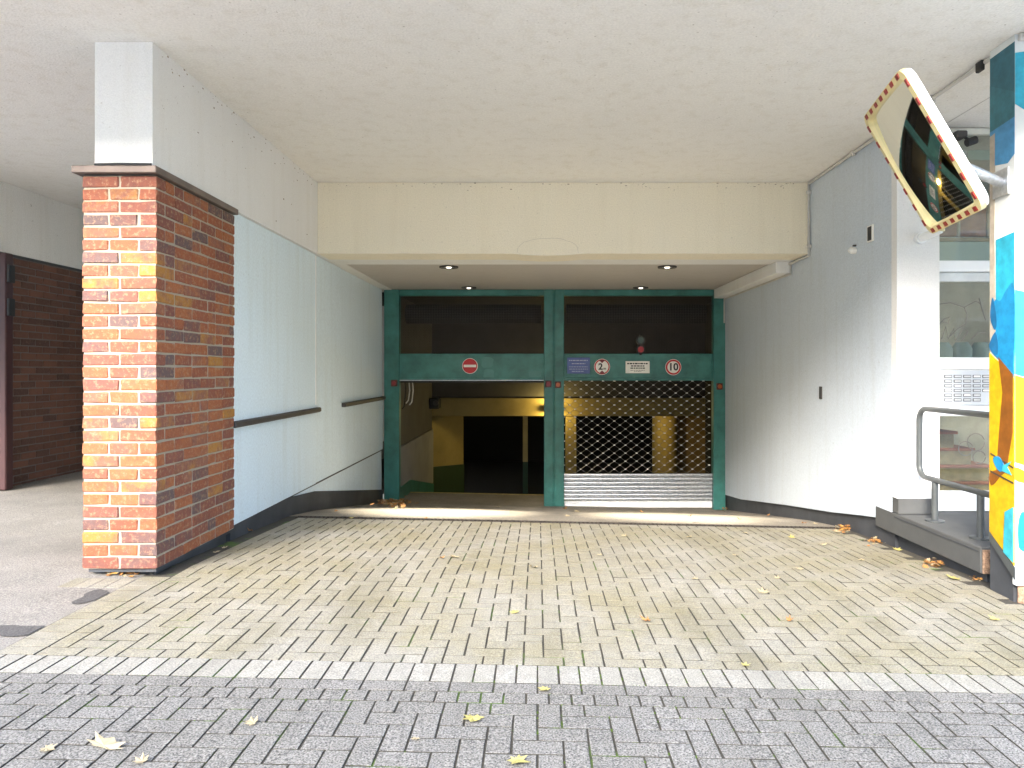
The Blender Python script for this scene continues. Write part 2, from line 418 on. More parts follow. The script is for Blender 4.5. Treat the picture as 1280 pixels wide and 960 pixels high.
mb_.build('plaster_chips', plain('chip_brown', (.30, .24, .17), .9, 0, .4, 20), cb, kind='stuff')
# soffit with recessed panel
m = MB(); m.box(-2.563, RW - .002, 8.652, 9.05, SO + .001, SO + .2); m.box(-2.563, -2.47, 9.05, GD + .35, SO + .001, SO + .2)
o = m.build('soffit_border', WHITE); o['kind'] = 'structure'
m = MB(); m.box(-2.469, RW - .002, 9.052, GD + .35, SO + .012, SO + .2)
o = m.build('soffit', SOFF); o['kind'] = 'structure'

# ---- left panelled wall
lw = thing('panelled_wall', 'pale blue panelled wall with dark handrails between the brick pillar and the gate', 'wall', (LW - .1, 9, -2.2))
def along(m, x0, x1, ds, top, bot, mi=0):
    """vertical slab following lines in d"""
    vs = []
    for d in ds: vs += [(x0, d, bot(d)), (x1, d, bot(d)), (x1, d, top(d)), (x0, d, top(d))]
    fs = [(0, 1, 2, 3), tuple(len(vs) - 4 + i for i in (3, 2, 1, 0))]
    for j in range(len(ds) - 1):
        for i in range(4): fs.append((4 * j + i, 4 * j + 4 + i, 4 * j + 4 + (i + 1) % 4, 4 * j + (i + 1) % 4))
    m.add(vs, fs, mi); return m
GL = lambda d: G(LW, d)
HB = -1.325
m = MB(); m.box(LW - .16, LW, 5.96, 8.25, HB, SO - .004); m.build('wall_panel', BLUEW, lw)
m = MB(); m.box(LW + .001, LW + .008, 8.225, 8.248, -.40, SO - .02); m.build('edge_strip', WPAINT, lw)
m = MB(); m.box(LW - .16, LW - .012, 8.252, 9.35, HB, SO - .004); m.build('wall_panel', BLUEW, lw)
m = MB(); m.box(LW - .16, LW - .022, 9.352, GD - .04, -.44, SO - .004); m.box(LW - .16, LW - .010, 9.352, GD - .04, HB, -.442); m.build('wall_panel', BLUEW, lw)
m = MB(); along(m, LW - .15, LW - .03, [5.97, 7.2, 8.3, 10, GD - .04], lambda d: HB - .0225, lambda d: min(HB - .05, GL(d) + .20)); m.build('lower_panel', BLUEW, lw)
m = MB(); along(m, LW - .14, LW - .006, [5.97, 6.2, 7.35, 8.3, 10, GD - .04], lambda d: min(GL(d) + .22, HB - .008), lambda d: GL(d) - .06); m.build('plinth', PLINTH, lw)
m = MB(); m.box(LW - .1, LW - .018, 7.0, GD - .04, HB - .022, HB - .0062); m.build('seam_strip', PLINTH, lw)
for (a, c) in ((5.97, 8.33), (9.37, GD - .03)):
    m = MB(); x = LW + .03; m.box(LW - .02, LW + .045, a, c, -.49, -.435, 0, .012); m.build('handrail', DRAIL, lw)

# ---- right wall
rw = thing('rendered_wall', 'pale rendered wall with a dark plinth right of the garage gates', 'wall', (RW + .1, 9, -2.3))
PB = [(6.3, -1.335), (6.9, -1.42), (7.6, -1.53), (9, -1.72), (GD - .1, -2.13)]
def pb(d):
    for (a, ha), (c, hc) in zip(PB, PB[1:]):
        if d <= c: return ha + (hc - ha) * (d - a) / (c - a)
    return PB[-1][1]
m = MB(); along(m, RW, RW + .35, [6.31, 6.6, 6.9, 7.2, 7.6, 8.2, 9, 10, 11, GD + .3], lambda d: CE - .002, pb); m.build('render', RWALL, rw)
m = MB(); along(m, RW + .035, RW + .30, [6.31, 7.35, 8.3, 10, GD + .3], lambda d: pb(d) - .004, lambda d: G(RW, d) - .08); m.build('plinth', PLINTH, rw)
# ---- pilaster
pl = thing('white_pilaster', 'bright white pilaster beside the glazed entrance', 'pilaster', (3.35, 6.4, -1.27))
m = MB(); m.box(RW, 3.545, 6.21, 6.308, -1.13, CE - .003); m.build('shaft', WHITE, pl)
m = MB(); m.box(RW + .005, 3.52, 6.195, 6.3, -1.262, -1.134); m.build('base', PLAT, pl)
# ---- passage wall on the left, of dark brick
pw = thing('passage_wall', 'dark brown brick wall in the shaded passage left of the pillar', 'wall', (-6.3, 9.5, -1.33))
m = MB(); m.box(-6.55, -6.2, 7.0, 14.2, 1.372, CE - .003); m.build('plaster_band', CEIL, pw)
m = MB(); m.box(-6.5, -6.198, 7.97, 14, 1.34, 1.37); m.build('cover_strip', DRAIL, pw)
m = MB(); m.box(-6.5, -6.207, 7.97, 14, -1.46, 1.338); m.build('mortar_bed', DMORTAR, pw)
gp = thing('gate_post', 'dark red steel post at the left end of the dark brick wall', 'post', (-6.11, 8.04, -1.34))
m = MB(); m.box(-6.19, -6.03, 7.98, 8.10, -1.36, 1.339, 0, .01); m.build('shaft', plain('dark_red_steel', (.05, .016, .016), .5), gp)
for h in (1.0, .62):
    m = MB(); m.box(-6.029, -6.0, 7.99, 8.09, h, h + .2, 0, .006); m.build('hinge', BLACK, gp)
m = MB(); m.box(-6.7, -2.6, 14.2, 14.4, -1.6, CE); o = m.build('passage_end_wall', CEIL); tag(o, 'plastered wall closing the far end of the left passage', 'wall')

# ---- bricks: shared meshes
def brick_mesh(name, lx, ly, lz, mat, c=.006, j=.0036):
    mb = MB(); mb.box(-lx / 2, lx / 2, -ly / 2, ly / 2, -lz / 2, lz / 2, 0, c)
    mb.v = [(x + random.uniform(-j, j), y + random.uniform(-j, j), z + random.uniform(-j, j)) for x, y, z in mb.v]
    return mb.mesh(name, mat, False, (0, 0, 0), False)
CACHE = {}
def bk(lx, ly, lz, mat):
    key = (round(lx, 3), round(ly, 3), round(lz, 3), mat.name); L = CACHE.setdefault(key, [])
    if len(L) < 4: L.append(brick_mesh('brick', lx, ly, lz, mat)); return L[-1]
    return random.choice(L)
def put_brick(parent, x0, x1, y0, y1, z0, z1, mat, rest=None):
    if rest is not None: rest.box(x0, x1, y0, y1, z0, z1, 0, .005); return
    me = bk(x1 - x0, y1 - y0, z1 - z0, mat)
    M = Matrix.Translation(((x0 + x1) / 2 + random.uniform(-.0015, .0015), (y0 + y1) / 2 + random.uniform(-.0025, .0025), (z0 + z1) / 2 + random.uniform(-.001, .001))) @ Matrix.Rotation(random.uniform(-.006, .006), 4, random.choice('XYZ'))
    inst('brick', me, parent, M)

# ---- brick pillar
bp = thing('brick_pillar', 'orange and red brick pillar with a brown metal cap under the white beam', 'pillar', (-2.81, 5.3, -1.395))
X0, X1, D0, D1 = -3.06, -2.562, 4.73, 5.95
NB = 31; PIT = .0855; BH = .0735; J = .012
m = MB(); m.box(X0 + .007, X1 - .007, D0 + .007, D1 - .004, -1.335, 1.31); m.build('mortar_core', MORTAR, bp)
rest = MB()
for k in range(NB):
    z0 = -1.333 + k * PIT; z1 = min(z0 + BH, 1.312)
    if k % 2 == 0:
        a = X0
        for L in (.243, .243): put_brick(bp, a, a + L, D0, D0 + .115, z0, z1, BRICK); a += L + J
        d = D0 + .127; X = X1
        while d < D1 - .03:
            L = random.choice([.24, .24, .24, .24, .115]) if d + .24 < D1 else D1 - d
            e = min(d + L, D1); put_brick(bp, X1 - .115, X1, d, e, z0, z1, BRICK); d = e + J
        d = D0 + .127
        while d < D1 - .03: e = min(d + .24, D1); put_brick(bp, X0, X0 + .115, d, e, z0, z1, BRICK, rest); d = e + J
    else:
        put_brick(bp, X0, X0 + .172, D0, D0 + .115, z0, z1, BRICK); put_brick(bp, X0 + .184, X1 - .115 - J, D0, D0 + .115, z0, z1, BRICK)
        d = D0
        while d < D1 - .03:
            L = .24 if random.random() > .12 or d == D0 else .115
            e = min(d + L, D1); put_brick(bp, X1 - .115, X1, d, e, z0, z1, BRICK); d = e + J
        d = D0 + .127
        while d < D1 - .03: e = min(d + .24, D1); put_brick(bp, X0, X0 + .115, d, e, z0, z1, BRICK, rest); d = e + J
rest.build('rear_bricks', BRICK, bp, kind='stuff')
m = MB(); m.box(X0 - .045, X1 + .022, D0 - .045, D1 + .03, 1.318, 1.366, 0, .004); m.build('cap', CAPM, bp)
m = MB(); m.box(-2.93, -2.575, 4.705, 5.9, 1.3605, 1.377, 0, .002); 
m.tube([(-2.95, 4.69, 1.371), (-2.8, 4.683, 1.373), (-2.57, 4.688, 1.372)], .009, 6); m.build('bearing_strip', BLACK, bp)
m = MB(); m.box(X0 + .03, X1 - .012, D0 + .02, D1 - .02, -1.36, -1.338); m.box(X0 + .1, X1 - .05, D0 + .08, D1 - .05, -1.46, -1.36); m.build('base_plate', PLINTH, bp)

# dark wall bricks
rest = MB()
for k in range(32):
    z0 = -1.42 + k * .0862; z1 = z0 + .074
    if z1 > 1.345: break
    d = 7.96 - (.125 if k % 2 else 0)
    while d < 13.9:
        a, e = max(d, 7.96), d + .238
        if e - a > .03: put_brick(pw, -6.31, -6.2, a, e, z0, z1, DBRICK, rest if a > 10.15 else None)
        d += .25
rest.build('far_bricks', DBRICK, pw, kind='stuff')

# ================================================================== PAVING
def paver_mesh(lx, ly, mat, seed):
    mb = MB(); hx, hy, c = lx / 2 - .0046, ly / 2 - .0032, .0022; r = random.Random(seed); j = .0012
    vs = [(sx * hx, sy * hy, -.05) for sx, sy in ((-1, -1), (1, -1), (1, 1), (-1, 1))]
    vs += [(sx * hx + r.uniform(-j, j), sy * hy + r.uniform(-j, j), -.0014) for sx, sy in ((-1, -1), (1, -1), (1, 1), (-1, 1))]
    vs += [(sx * (hx - c) + r.uniform(-j, j), sy * (hy - c) + r.uniform(-j, j), 0) for sx, sy in ((-1, -1), (1, -1), (1, 1), (-1, 1))]
    fs = [(8, 9, 10, 11)] + [(i, (i + 1) % 4, 4 + (i + 1) % 4, 4 + i) for i in range(4)] + [(4 + i, 4 + (i + 1) % 4, 8 + (i + 1) % 4, 8 + i) for i in range(4)]
    mb.add(vs, fs); mb.m = [1 if 1 <= i <= 4 else 0 for i in range(len(fs))]; return mb
PCACHE = {}
def paver_frame(x, d):
    e = .05; dx = (G(x + e, d) - G(x - e, d)) / (2 * e); dd = (G(x, d + e) - G(x, d - e)) / (2 * e)
    a = Vector((1, 0, dx)).normalized(); b_ = Vector((0, 1, dd)).normalized(); n_ = a.cross(b_).normalized()
    M = Matrix((a, b_, n_)).transposed().to_4x4(); M.translation = (x, d, G(x, d) + random.uniform(-.0007, .0007)); return M
def lay(parent, cells, mat, limit, key):
    """cells: (x0,x1,d0,d1); the largest in view become single pavers, the rest one mesh"""
    vis, out = [], []
    for c in cells:
        x, d = (c[0] + c[1]) / 2, (c[2] + c[3]) / 2
        (vis if in_frame(x, d, G(x, d)) else out).append(c)
    vis.sort(key=lambda c: (c[2] + c[3]) ** 3 / max(1e-4, (c[1] - c[0]) * (c[3] - c[2])))
    out += vis[limit:]; vis = vis[:limit]
    for c in vis:
        lx, ly = c[1] - c[0], c[3] - c[2]; k = (round(lx, 3), round(ly, 3), mat.name); L = PCACHE.setdefault(k, [])
        if len(L) < 5: L.append(paver_mesh(lx, ly, mat, random.random()).mesh('paver', [mat, JOINT], False, (0, 0, 0), False))
        M = paver_frame((c[0] + c[1]) / 2, (c[2] + c[3]) / 2) @ Matrix.Rotation(random.uniform(-.006, .006), 4, 'Z') @ Matrix.Rotation(random.uniform(-.004, .004), 4, 'X')
        inst('paver', random.choice(L), parent, M)
    if out:
        mb = MB()
        for c in out:
            p = paver_mesh(c[1] - c[0], c[3] - c[2], mat, random.random()); M = paver_frame((c[0] + c[1]) / 2, (c[2] + c[3]) / 2)
            mb.add([M @ Vector(v) for v in p.v], p.f); mb.m[-len(p.m):] = p.m
        mb.build('other_pavers', [mat, JOINT], parent, kind='stuff')
def herring(x0, x1, d0, d1, u=.1, ox=0):
    """clipped herringbone cells"""
    cells = []; ni = int((x1 - x0) / u) + 4; nj = int((d1 - d0) / u) + 4
    for i in range(-3, ni):
        for j in range(-3, nj):
            k = (i - j + ox) % 4
            if k == 0: c = (i, i + 2, j, j + 1)
            elif k == 3: c = (i, i + 1, j, j + 2)
            else: continue
            c = (max(x0, x0 + c[0] * u), min(x1, x0 + c[1] * u), max(d0, d0 + c[2] * u), min(d1, d0 + c[3] * u))
            if c[1] - c[0] > .03 and c[3] - c[2] > .03: cells.append(c)
    return cells
pv = thing('pavement', 'grey concrete block pavement in the foreground', None, (0, 2.5, -1.445), kind='structure')
cells = []
x = -4.6
while x < 4.6: cells.append((x, x + .2, 3.15, 3.25)); x += .2
x = -4.65
while x < 4.6: cells.append((x, x + .1, 3.05, 3.15)); x += .1
cells += herring(-4.6, 4.6, 1.65, 3.05, .1, 1)
lay(pv, cells, PAV_G, 290, 'g')
m = MB(); sheet(m, [-4.6, 0, 4.6], [1.62, 2.5, 3.252], -.006); m.build('joint_bed', JOINT, pv)
dr = thing('driveway', 'pale concrete block driveway sloping down to the garage', None, (0, 5, -1.445), kind='structure')
cells = []
x = -4.6
while x < 4.6: cells.append((x, x + .1, 3.25, 3.45)); x += .1
lay(dr, cells, PAV_E_LIT, 60, 'e'); cells = []
d = 3.45
while d < 4.68: cells.append((-2.67, -2.47, d, d + .1)); d += .1
x = -3.07
while x < -2.68: cells.append((x, x + .1, 4.49, 4.69)); x += .1
def ok(c):
    x, d = (c[0] + c[1]) / 2, (c[2] + c[3]) / 2
    if d > 4.95 and x > RW + .06: return False
    if d > 4.66 and x < -2.53: return False
    if d > 4.55 and x > 3.12: return False
    return True
cells += [c for c in herring(-2.47, 4.33, 3.45, 7.25, .1, 0) if ok(c)]
lay(dr, cells, PAV_L, 235, 'l')
m = MB(); sheet(m, [-4.6, -2.47, 0, 4.6], [3.2515, 3.454], -.006); sheet(m, [-2.68, 0, RW + .1], [3.454, 5, 5.6, 6.2, 7.36], -.006)
sheet(m, [RW + .1, 4.6], [3.454, 4.9], -.006); sheet(m, [-3.1, -2.68], [4.48, 4.7], -.006)
m.build('joint_bed', JOINT, dr)
# moss in the joints of the front rows
mb = MB()
for _ in range(900):
    if random.random() < .55:
        c = random.choice([k for k in range(-26, 27)]); x = c * .1 + random.choice([0, 0, .0]); 
        d = 3.25 + random.random() * .2 if random.random() < .6 else random.uniform(2.6, 3.25)
        w_ = .35 + .65 * math.sin(x * 2.3 + 1) 
        if random.random() > w_: continue
    else:
        x = random.uniform(-2.4, 2.6); d = random.choice([3.25, 3.45, 3.15, 3.05, 2.95, 2.85]); 
    if random.random() > .5 + .5 * math.sin(x * 3.1 + d * 2): continue
    s_ = random.uniform(.003, .007); z = G(x, d) - .002
    n = 5; vs = [(x + s_ * math.cos(a), d + s_ * 1.5 * math.sin(a), z - .004) for a in [2 * math.pi * i / n for i in range(n)]] + [(x + random.uniform(-.002, .002), d, z + .004)]
    mb.add(vs, [(i, (i + 1) % n, n) for i in range(n)])
o = mb.build('moss', MOSS); o['kind'] = 'stuff'; o['label'] = 'green moss in the paving joints'

# ---- slot drain
dn = thing('slot_drain', 'narrow rusty slotted drain across the foot of the driveway', 'drain', (.2, 7.3, -1.6))
m = MB(); sheet(m, [-2.5, 0, 3.1], [7.255, 7.35], -.03); m.build('channel', BLACK, dn)
m = MB()
for d in (7.252, 7.338):
    vs = []
    for x in (-2.5, 3.1):
        for dd in (0, .014):
            for h in (-.03, .004): vs.append((x, d + dd, G(x, d) + h))
    m.add(vs, [(0, 1, 3, 2), (4, 6, 7, 5), (0, 4, 5, 1), (2, 3, 7, 6), (1, 5, 7, 3), (0, 2, 6, 4)])
m.build('frame', plain('drain_iron', (.035, .028, .022), .8, .2, .4, 30), dn)
m = MB(); x = -2.48
while x < 3.08: z = G(x, 7.3); m.box(x, x + .018, 7.267, 7.337, z - .02, z + .003); x += .045
m.build('grate_bars', plain('drain_iron', (.035, .028, .022), .8, .2, .4, 30), dn, kind='stuff')

# ================================================================== GATES
gf = thing('garage_gate', 'teal steel frame of the double garage entrance with dark transom windows', 'gate frame', (.28, GD, -2.29))
def gbox(x0, x1, y0, y1, z0, z1, name, mat=TEAL, parent=None, c=.006):
    mb = MB(); mb.box(x0, x1, y0, y1, z0, z1, 0, c); return mb.build(name, mat, parent or gf)
xL0, xL1 = PX(480, GD), PX(499, GD); xM0, xM1 = PX(680, GD), PX(705, GD); xR0, xR1 = PX(892, GD), PX(905.5, GD)
xMm = (xM0 + xM1) / 2
T0, T1 = PH(442, GD), PH(369.5, GD); PB0 = PH(476, GD)
gbox(xL0, xL1, GD, GD + .16, GL(GD) - .05, SO + .008, 'post')
gbox(xM0, xMm - .012, GD, GD + .16, -2.34, SO + .008, 'post'); gbox(xMm + .012, xM1, GD, GD + .16, -2.34, SO + .008, 'post')
gbox(xMm - .014, xMm + .014, GD + .008, GD + .15, -2.33, SO + .006, 'post_joint', TEAL)
gbox(xR0, xR1 + .02, GD, GD + .16, -2.42, SO + .008, 'post')
for a, c in ((xL1, xM0), (xM1, xR0)):
    gbox(a + .002, c - .002, GD + .01, GD + .14, T1, SO + .006, 'top_rail')
    p = gbox(a + .002, c - .002, GD + .012, GD + .12, PB0, T0, 'transom_panel')
    gbox(a + .01, c - .05, GD + .002, GD + .011, T0 - .03, T0 - .002, 'trim', TEAL, p, .003)
    gbox(a + .01, c - .05, GD + .002, GD + .011, PB0 + .035, PB0 + .055, 'trim', TEAL, p, .003)
    gbox(c - .048, c - .03, GD + .002, GD + .011, PB0 + .035, T0 - .002, 'trim', TEAL, p, .003)
    gbox(a + .004, c - .004, GD + .004, GD + .011, PB0 + .002, PB0 + .014, 'bottom_lip', STEEL if a < 0 else TEAL, p, .002)
    mb = MB(); x = a + .02
    while x < c: mb.box(x, x + .0035, GD + .07, GD + .074, T0, T1); x += .028
    h = T0 + .01
    while h < T1: mb.box(a, c, GD + .0745, GD + .078, h, h + .0035); h += .028
    mb.build('wire_mesh', plain('mesh_wire', (.07, .058, .055), .6, .3), gf, kind='stuff')
    mb = MB(); mb.tube([(a + .05, GD + .42, T1 - .28), (c - .05, GD + .42, T1 - .28)], .17, 18); mb.build('roller_drum', DARKI, gf, smooth=True)
# lighter paint-over patches
for x0, x1, y0, y1 in ((601, 617, 446, 460), (604, 618, 461, 474), (660, 678, 463, 472)):
    mb = MB(); a, c, h0, h1 = PX(x0, GD), PX(x1, GD), PH(y1, GD), PH(y0, GD); n = 12
    vs = [((a + c) / 2 + (c - a) / 2 * max(-1, min(1, 1.25 * math.cos(2 * math.pi * i / n))) * random.uniform(.85, 1), GD + .0112, (h0 + h1) / 2 + (h1 - h0) / 2 * max(-1, min(1, 1.25 * math.sin(2 * math.pi * i / n))) * random.uniform(.8, 1)) for i in range(n)]
    mb.add(vs, [tuple(range(n))]); mb.build('paint_patch', TEALD, gf)
# reflectors/sensors on the posts
for k, (px, py, mt, lab) in enumerate(((493, 479, BRASS, 'small red warning lamp on the left gate post'), (685.5, 480, BRASS, 'small red lamp on the left half of the middle gate post'), (697.5, 481, ORANGE, 'small orange lamp on the right half of the middle gate post'), (899, 483, ORANGE, 'small orange lamp on the right gate post'))):
    t_ = thing('signal_lamp', lab, 'signal lamp', (PX(px, GD), GD - .02, PH(py, GD)), 'small lamps on the gate posts')
    x, h = PX(px, GD), PH(py, GD)
    mb = MB(); mb.box(x - .05, x + .05, GD - .045, GD - .001, h - .055, h + .055, 0, .006); mb.build('housing', plain('dark_red_housing', (.10, .025, .02), .5), t_)
    mb = MB(); mb.disc((x, h), .035, 'y', GD - .055, GD - .046, 14); mb.build('lens', mt, t_)
# twin signal light in the right transom
t_ = thing('traffic_light', 'small black two lamp traffic light standing in the right transom opening', 'traffic light', (PX(800.5, GD), GD - .06, T0))
x = PX(800.5, GD); 
for h, mt, nm in ((PH(425.5, GD), GRNL, 'green_lens'), (PH(437, GD), REDL, 'red_lens')):
    mb = MB(); mb.disc((x, h), .078, 'y', GD - .05, GD + .03, 20); mb.build('lamp_housing', BLACK, t_)
    mb = MB(); mb.disc((x, h), .05, 'y', GD - .056, GD - .051, 20); mb.build(nm, mt, t_)
mb = MB(); mb.box(x - .02, x + .02, GD - .02, GD + .01, PH(444, GD), PH(418, GD)); mb.build('bracket', BLACK, t_)
# ---- signs
SD = GD - .004
def ring_sign(px, py, r, label, inner):
    x, h = PX(px, SD), PH(py, SD); t_ = thing('road_sign', label, 'sign', (x, SD, h - r))
    mb = MB(); mb.disc((x, h), r, 'y', SD - .012, SD + .013, 36); mb.build('plate', SWHITE, t_)
    mb = MB(); n = 40
    for k in range(n):
        a0, a1 = 2 * math.pi * k / n, 2 * math.pi * (k + 1) / n
        ro, ri = r * .95, r * inner
        vs = [(x + q * math.cos(a), y_, h + q * math.sin(a)) for y_ in (SD - .0145, SD - .0122) for a, q in ((a0, ro), (a1, ro), (a1, ri), (a0, ri))]
        mb.add(vs, [(0, 1, 2, 3), (4, 7, 6, 5), (0, 4, 5, 1), (2, 6, 7, 3)])
    if inner > 0.1: mb.build('red_ring', RED, t_)
    return t_, x, h
t_, x, h = ring_sign(587.5, 457.5, .132, 'round red no entry sign with a white bar on the left gate', .0)
mb = MB(); mb.disc((x, h), .124, 'y', SD - .0145, SD - .0122, 36); mb.build('red_field', RED, t_)
mb = MB(); mb.box(x - .105, x + .105, SD - .0165, SD - .0147, h - .021, h + .021); mb.build('white_bar', SWHITE, t_)
t_, x, h = ring_sign(841.5, 459, .135, 'round red rimmed sign reading 10 on the right gate', .74)
text('10', .17, (x, SD - .0135, h), INK, t_)
t_, x, h = ring_sign(752.5, 458.5, .135, 'round red rimmed height limit sign reading 2 m', .80)
for s_ in (1, -1):
    mb = MB(); mb.prism([(x - .06, h + s_ * .118), (x + .06, h + s_ * .118), (x, h + s_ * .062)], 'y', SD - .0152, SD - .0123); mb.build('arrowhead', plain('sign_dark_red', (.16, .01, .015), .4), t_)
text('2', .15, (x - .025, SD - .0135, h - .002), INK, t_); text('m', .06, (x + .045, SD - .0135, h - .03), INK, t_)
def notice(x0, x1, y0, y1, label, mat, rows, ink):
    a, c, h0, h1 = PX(x0, SD), PX(x1, SD), PH(y1, SD), PH(y0, SD)
    t_ = thing('notice_board', label, 'sign', ((a + c) / 2, SD, h0))
    mb = MB(); mb.box(a, c, SD - .008, SD + .012, h0, h1, 0, .002); mb.build('plate', mat, t_)
    for (ry, x_a, x_b, th) in rows:
        mb = MB()
        hh = h1 - (h1 - h0) * ry; q = a + (c - a) * x_a; e = a + (c - a) * x_b
        while q < e - .006:
            L = random.uniform(.02, .055); mb.box(q, min(q + L, e), SD - .0095, SD - .0082, hh - th * .5, hh + th * .5); q += L + .009
        mb.build('printed_line', ink, t_, kind='stuff')
notice(709, 737.5, 447, 467, 'blue notice with pale lines of print on the right gate', SBLUE, [(.18, .08, .9, .016), (.38, .2, .8, .014), (.58, .08, .9, .009), (.72, .08, .9, .009), (.86, .2, .75, .009)], SPALE)
notice(782, 812, 451.5, 466.5, 'small white notice with black lines of print on the right gate', SWHITE, [(.2, .06, .94, .022), (.4, .22, .78, .02), (.58, .2, .8, .02), (.76, .2, .8, .007), (.86, .35, .65, .007)], INK)

# ---- rolling grille in the right opening
rg = thing('rolling_grille', 'closed steel rolling grille with a slatted bottom in the right garage opening', 'roller gate', (1.7, GD + .09, -2.31))
gx0, gx1 = xM1 + .005, xR0 - .005; GY = GD + .09
P_ = .19; RH = .0682; nr = 23
def rod_mesh(off):
    mb = MB(); n = int((gx1 - gx0) / P_ * 2) + 1; pts = []
    x = gx0; k = 0
    for k in range(n + 1):
        x = gx0 + k * P_ / 2
        if x > gx1: break
        up = (k + off) % 2; pts.append((x, GY, (0 if up else -RH)))
    for a, c in zip(pts, pts[1:]): mb.tube([a, c], .0038, 5, 0, False)
    for p_ in pts:
        if p_[2] == 0: mb.box(p_[0] - .017, p_[0] + .017, GY - .011, GY + .011, -.0075, .0075, 1, .003)
    return mb
rods = [MB.mesh(rod_mesh(o_), 'grille_rod', [plain('rod_steel', (.20, .185, .165), .45, .7), plain('clip_zinc', (.80, .80, .79), .4, .3)], False, (0, 0, 0), False) for o_ in (0, 1)]
for k in range(nr): inst('grille_rod', rods[k % 2], rg, Matrix.Translation((0, 0, PB0 - .005 - k * RH)))
SB = -2.305; ST = PB0 - .005 - nr * RH
hs = (ST - SB - .085) / 7
for k in range(7):
    h0 = SB + .085 + k * hs; mb = MB()
    prof_ = [(GY - .006, h0 + .002), (GY - .022, h0 + hs * .25), (GY - .026, h0 + hs * .5), (GY - .022, h0 + hs * .75), (GY - .006, h0 + hs - .004), (GY + .004, h0 + hs - .004), (GY + .004, h0 + .002)]
    mb.prism(prof_, 'x', gx0, gx1); mb.build('slat', STEEL, rg)
mb = MB(); mb.box(gx0, gx1, GY - .03, GY + .03, SB - .03, SB + .08, 0, .008); mb.build('bottom_bar', plain('bright_aluminium', (.90, .91, .92), .45, .1), rg)
# raised grille of the left opening: bottom bar just visible
rg2 = thing('raised_grille', 'raised roller gate of the left opening showing only its bottom edge', 'roller gate', (-1.1, GD + .09, PB0 - .05))
mb = MB(); mb.box(xL1 + .005, xM0 - .005, GY - .02, GY + .02, PB0 - .035, PB0 - .002, 0, .004); mb.build('bottom_bar', BLACK, rg2)

# ---- downlights
for px, d, lab, e in ((561, 9.3, 'front left recessed downlight in the soffit before the gates', 1), (834, 9.3, 'front right recessed downlight in the soffit before the gates', .8), (586, 11.62, 'rear left recessed downlight close to the gate frame', .0), (801, 11.62, 'rear right recessed downlight close to the gate frame', .0)):
    x = PX(px, d); t_ = thing('downlight', lab, 'ceiling light', (x, d, SO), 'recessed downlights')
    mb = MB(); n = 24
    for k in range(n):
        a0, a1 = 2 * math.pi * k / n, 2 * math.pi * (k + 1) / n
        vs = [(x + q * math.cos(a), d + q * math.sin(a), hh) for hh in (SO - .006, SO + .012) for a, q in ((a0, .125), (a1, .125), (a1, .085), (a0, .085))]
        mb.add(vs, [(0, 1, 2, 3), (4, 7, 6, 5), (0, 4, 5, 1), (2, 6, 7, 3)])
    mb.build('ring', GREYI, t_)
    mb = MB(); mb.disc((x, d), .08, 'z', SO + .006, SO + .0115, 20); mb.build('reflector', STEEL, t_)
    mb = MB(); mb.tube([(x, d, SO + .004), (x, d, SO - .006), (x, d, SO - .012)], [.035, .033, .018], 12); mb.build('bulb', BULB, t_)
    if e:
        ld = bpy.data.lights.new('downlight_beam', 'SPOT'); ld.energy = 270 * e; ld.spot_size = math.radians(50); ld.spot_blend = .95; ld.shadow_soft_size = .06; ld.color = (1, .93, .78)
        lo = bpy.data.objects.new('downlight_beam', ld); COL.objects.link(lo); lo.parent = t_; L = WLOC[t_.name]; lo.location = (0, 0, -.03); lo.rotation_euler = (-.2, 0, 0)

# ================================================================== GARAGE INTERIOR
iw = thing('garage_side_wall', 'grey inner wall left behind the open garage gate', 'wall', (-2.4, 14, -2.4))
GI = lambda d: prof(d) + .04
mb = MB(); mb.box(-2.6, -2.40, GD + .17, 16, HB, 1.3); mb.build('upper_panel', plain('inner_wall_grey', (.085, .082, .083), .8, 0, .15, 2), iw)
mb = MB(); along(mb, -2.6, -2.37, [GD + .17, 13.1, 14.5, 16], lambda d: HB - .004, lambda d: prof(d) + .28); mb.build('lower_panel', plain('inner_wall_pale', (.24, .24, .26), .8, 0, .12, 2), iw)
mb = MB(); along(mb, -2.6, -2.36, [GD + .17, 13.1, 14.5, 16], lambda d: prof(d) + .277, lambda d: prof(d) - .1); mb.build('plinth', TEAL, iw)
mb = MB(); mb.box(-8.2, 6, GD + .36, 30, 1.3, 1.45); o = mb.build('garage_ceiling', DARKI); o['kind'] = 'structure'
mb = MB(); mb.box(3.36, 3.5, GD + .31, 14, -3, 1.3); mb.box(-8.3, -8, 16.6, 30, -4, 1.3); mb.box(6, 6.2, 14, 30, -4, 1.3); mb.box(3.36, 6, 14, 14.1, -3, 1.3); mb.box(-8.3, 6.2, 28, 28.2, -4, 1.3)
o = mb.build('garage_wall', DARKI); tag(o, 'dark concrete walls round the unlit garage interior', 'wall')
po = thing('garage_portal', 'yellow painted beam and jambs inside the garage', 'portal', (0, 16.1, -2.8))
mb = MB(); mb.box(-2.6, 6, 16.0, 16.4, -.62, 1.298); mb.build('upper_wall', GREYI, po)
mb = MB(); mb.box(-2.6, 6, 15.96, 16.42, -1.04, -.625, 0, .01); mb.build('beam', YELW, po)
mb = MB(); mb.add([(-2.52, 15.98, -2.2), (-1.78, 16.9, -2.25), (-1.78, 16.9, -1.045), (-2.52, 15.98, -1.045), (-2.6, 17, -2.2), (-2.0, 17.2, -2.25), (-2.0, 17.2, -1.045), (-2.6, 17, -1.045)], [(0, 1, 2, 3), (1, 5, 6, 2), (4, 7, 6, 5), (0, 3, 7, 4), (3, 2, 6, 7), (0, 4, 5, 1)]); mb.build('jamb', YELW, po)
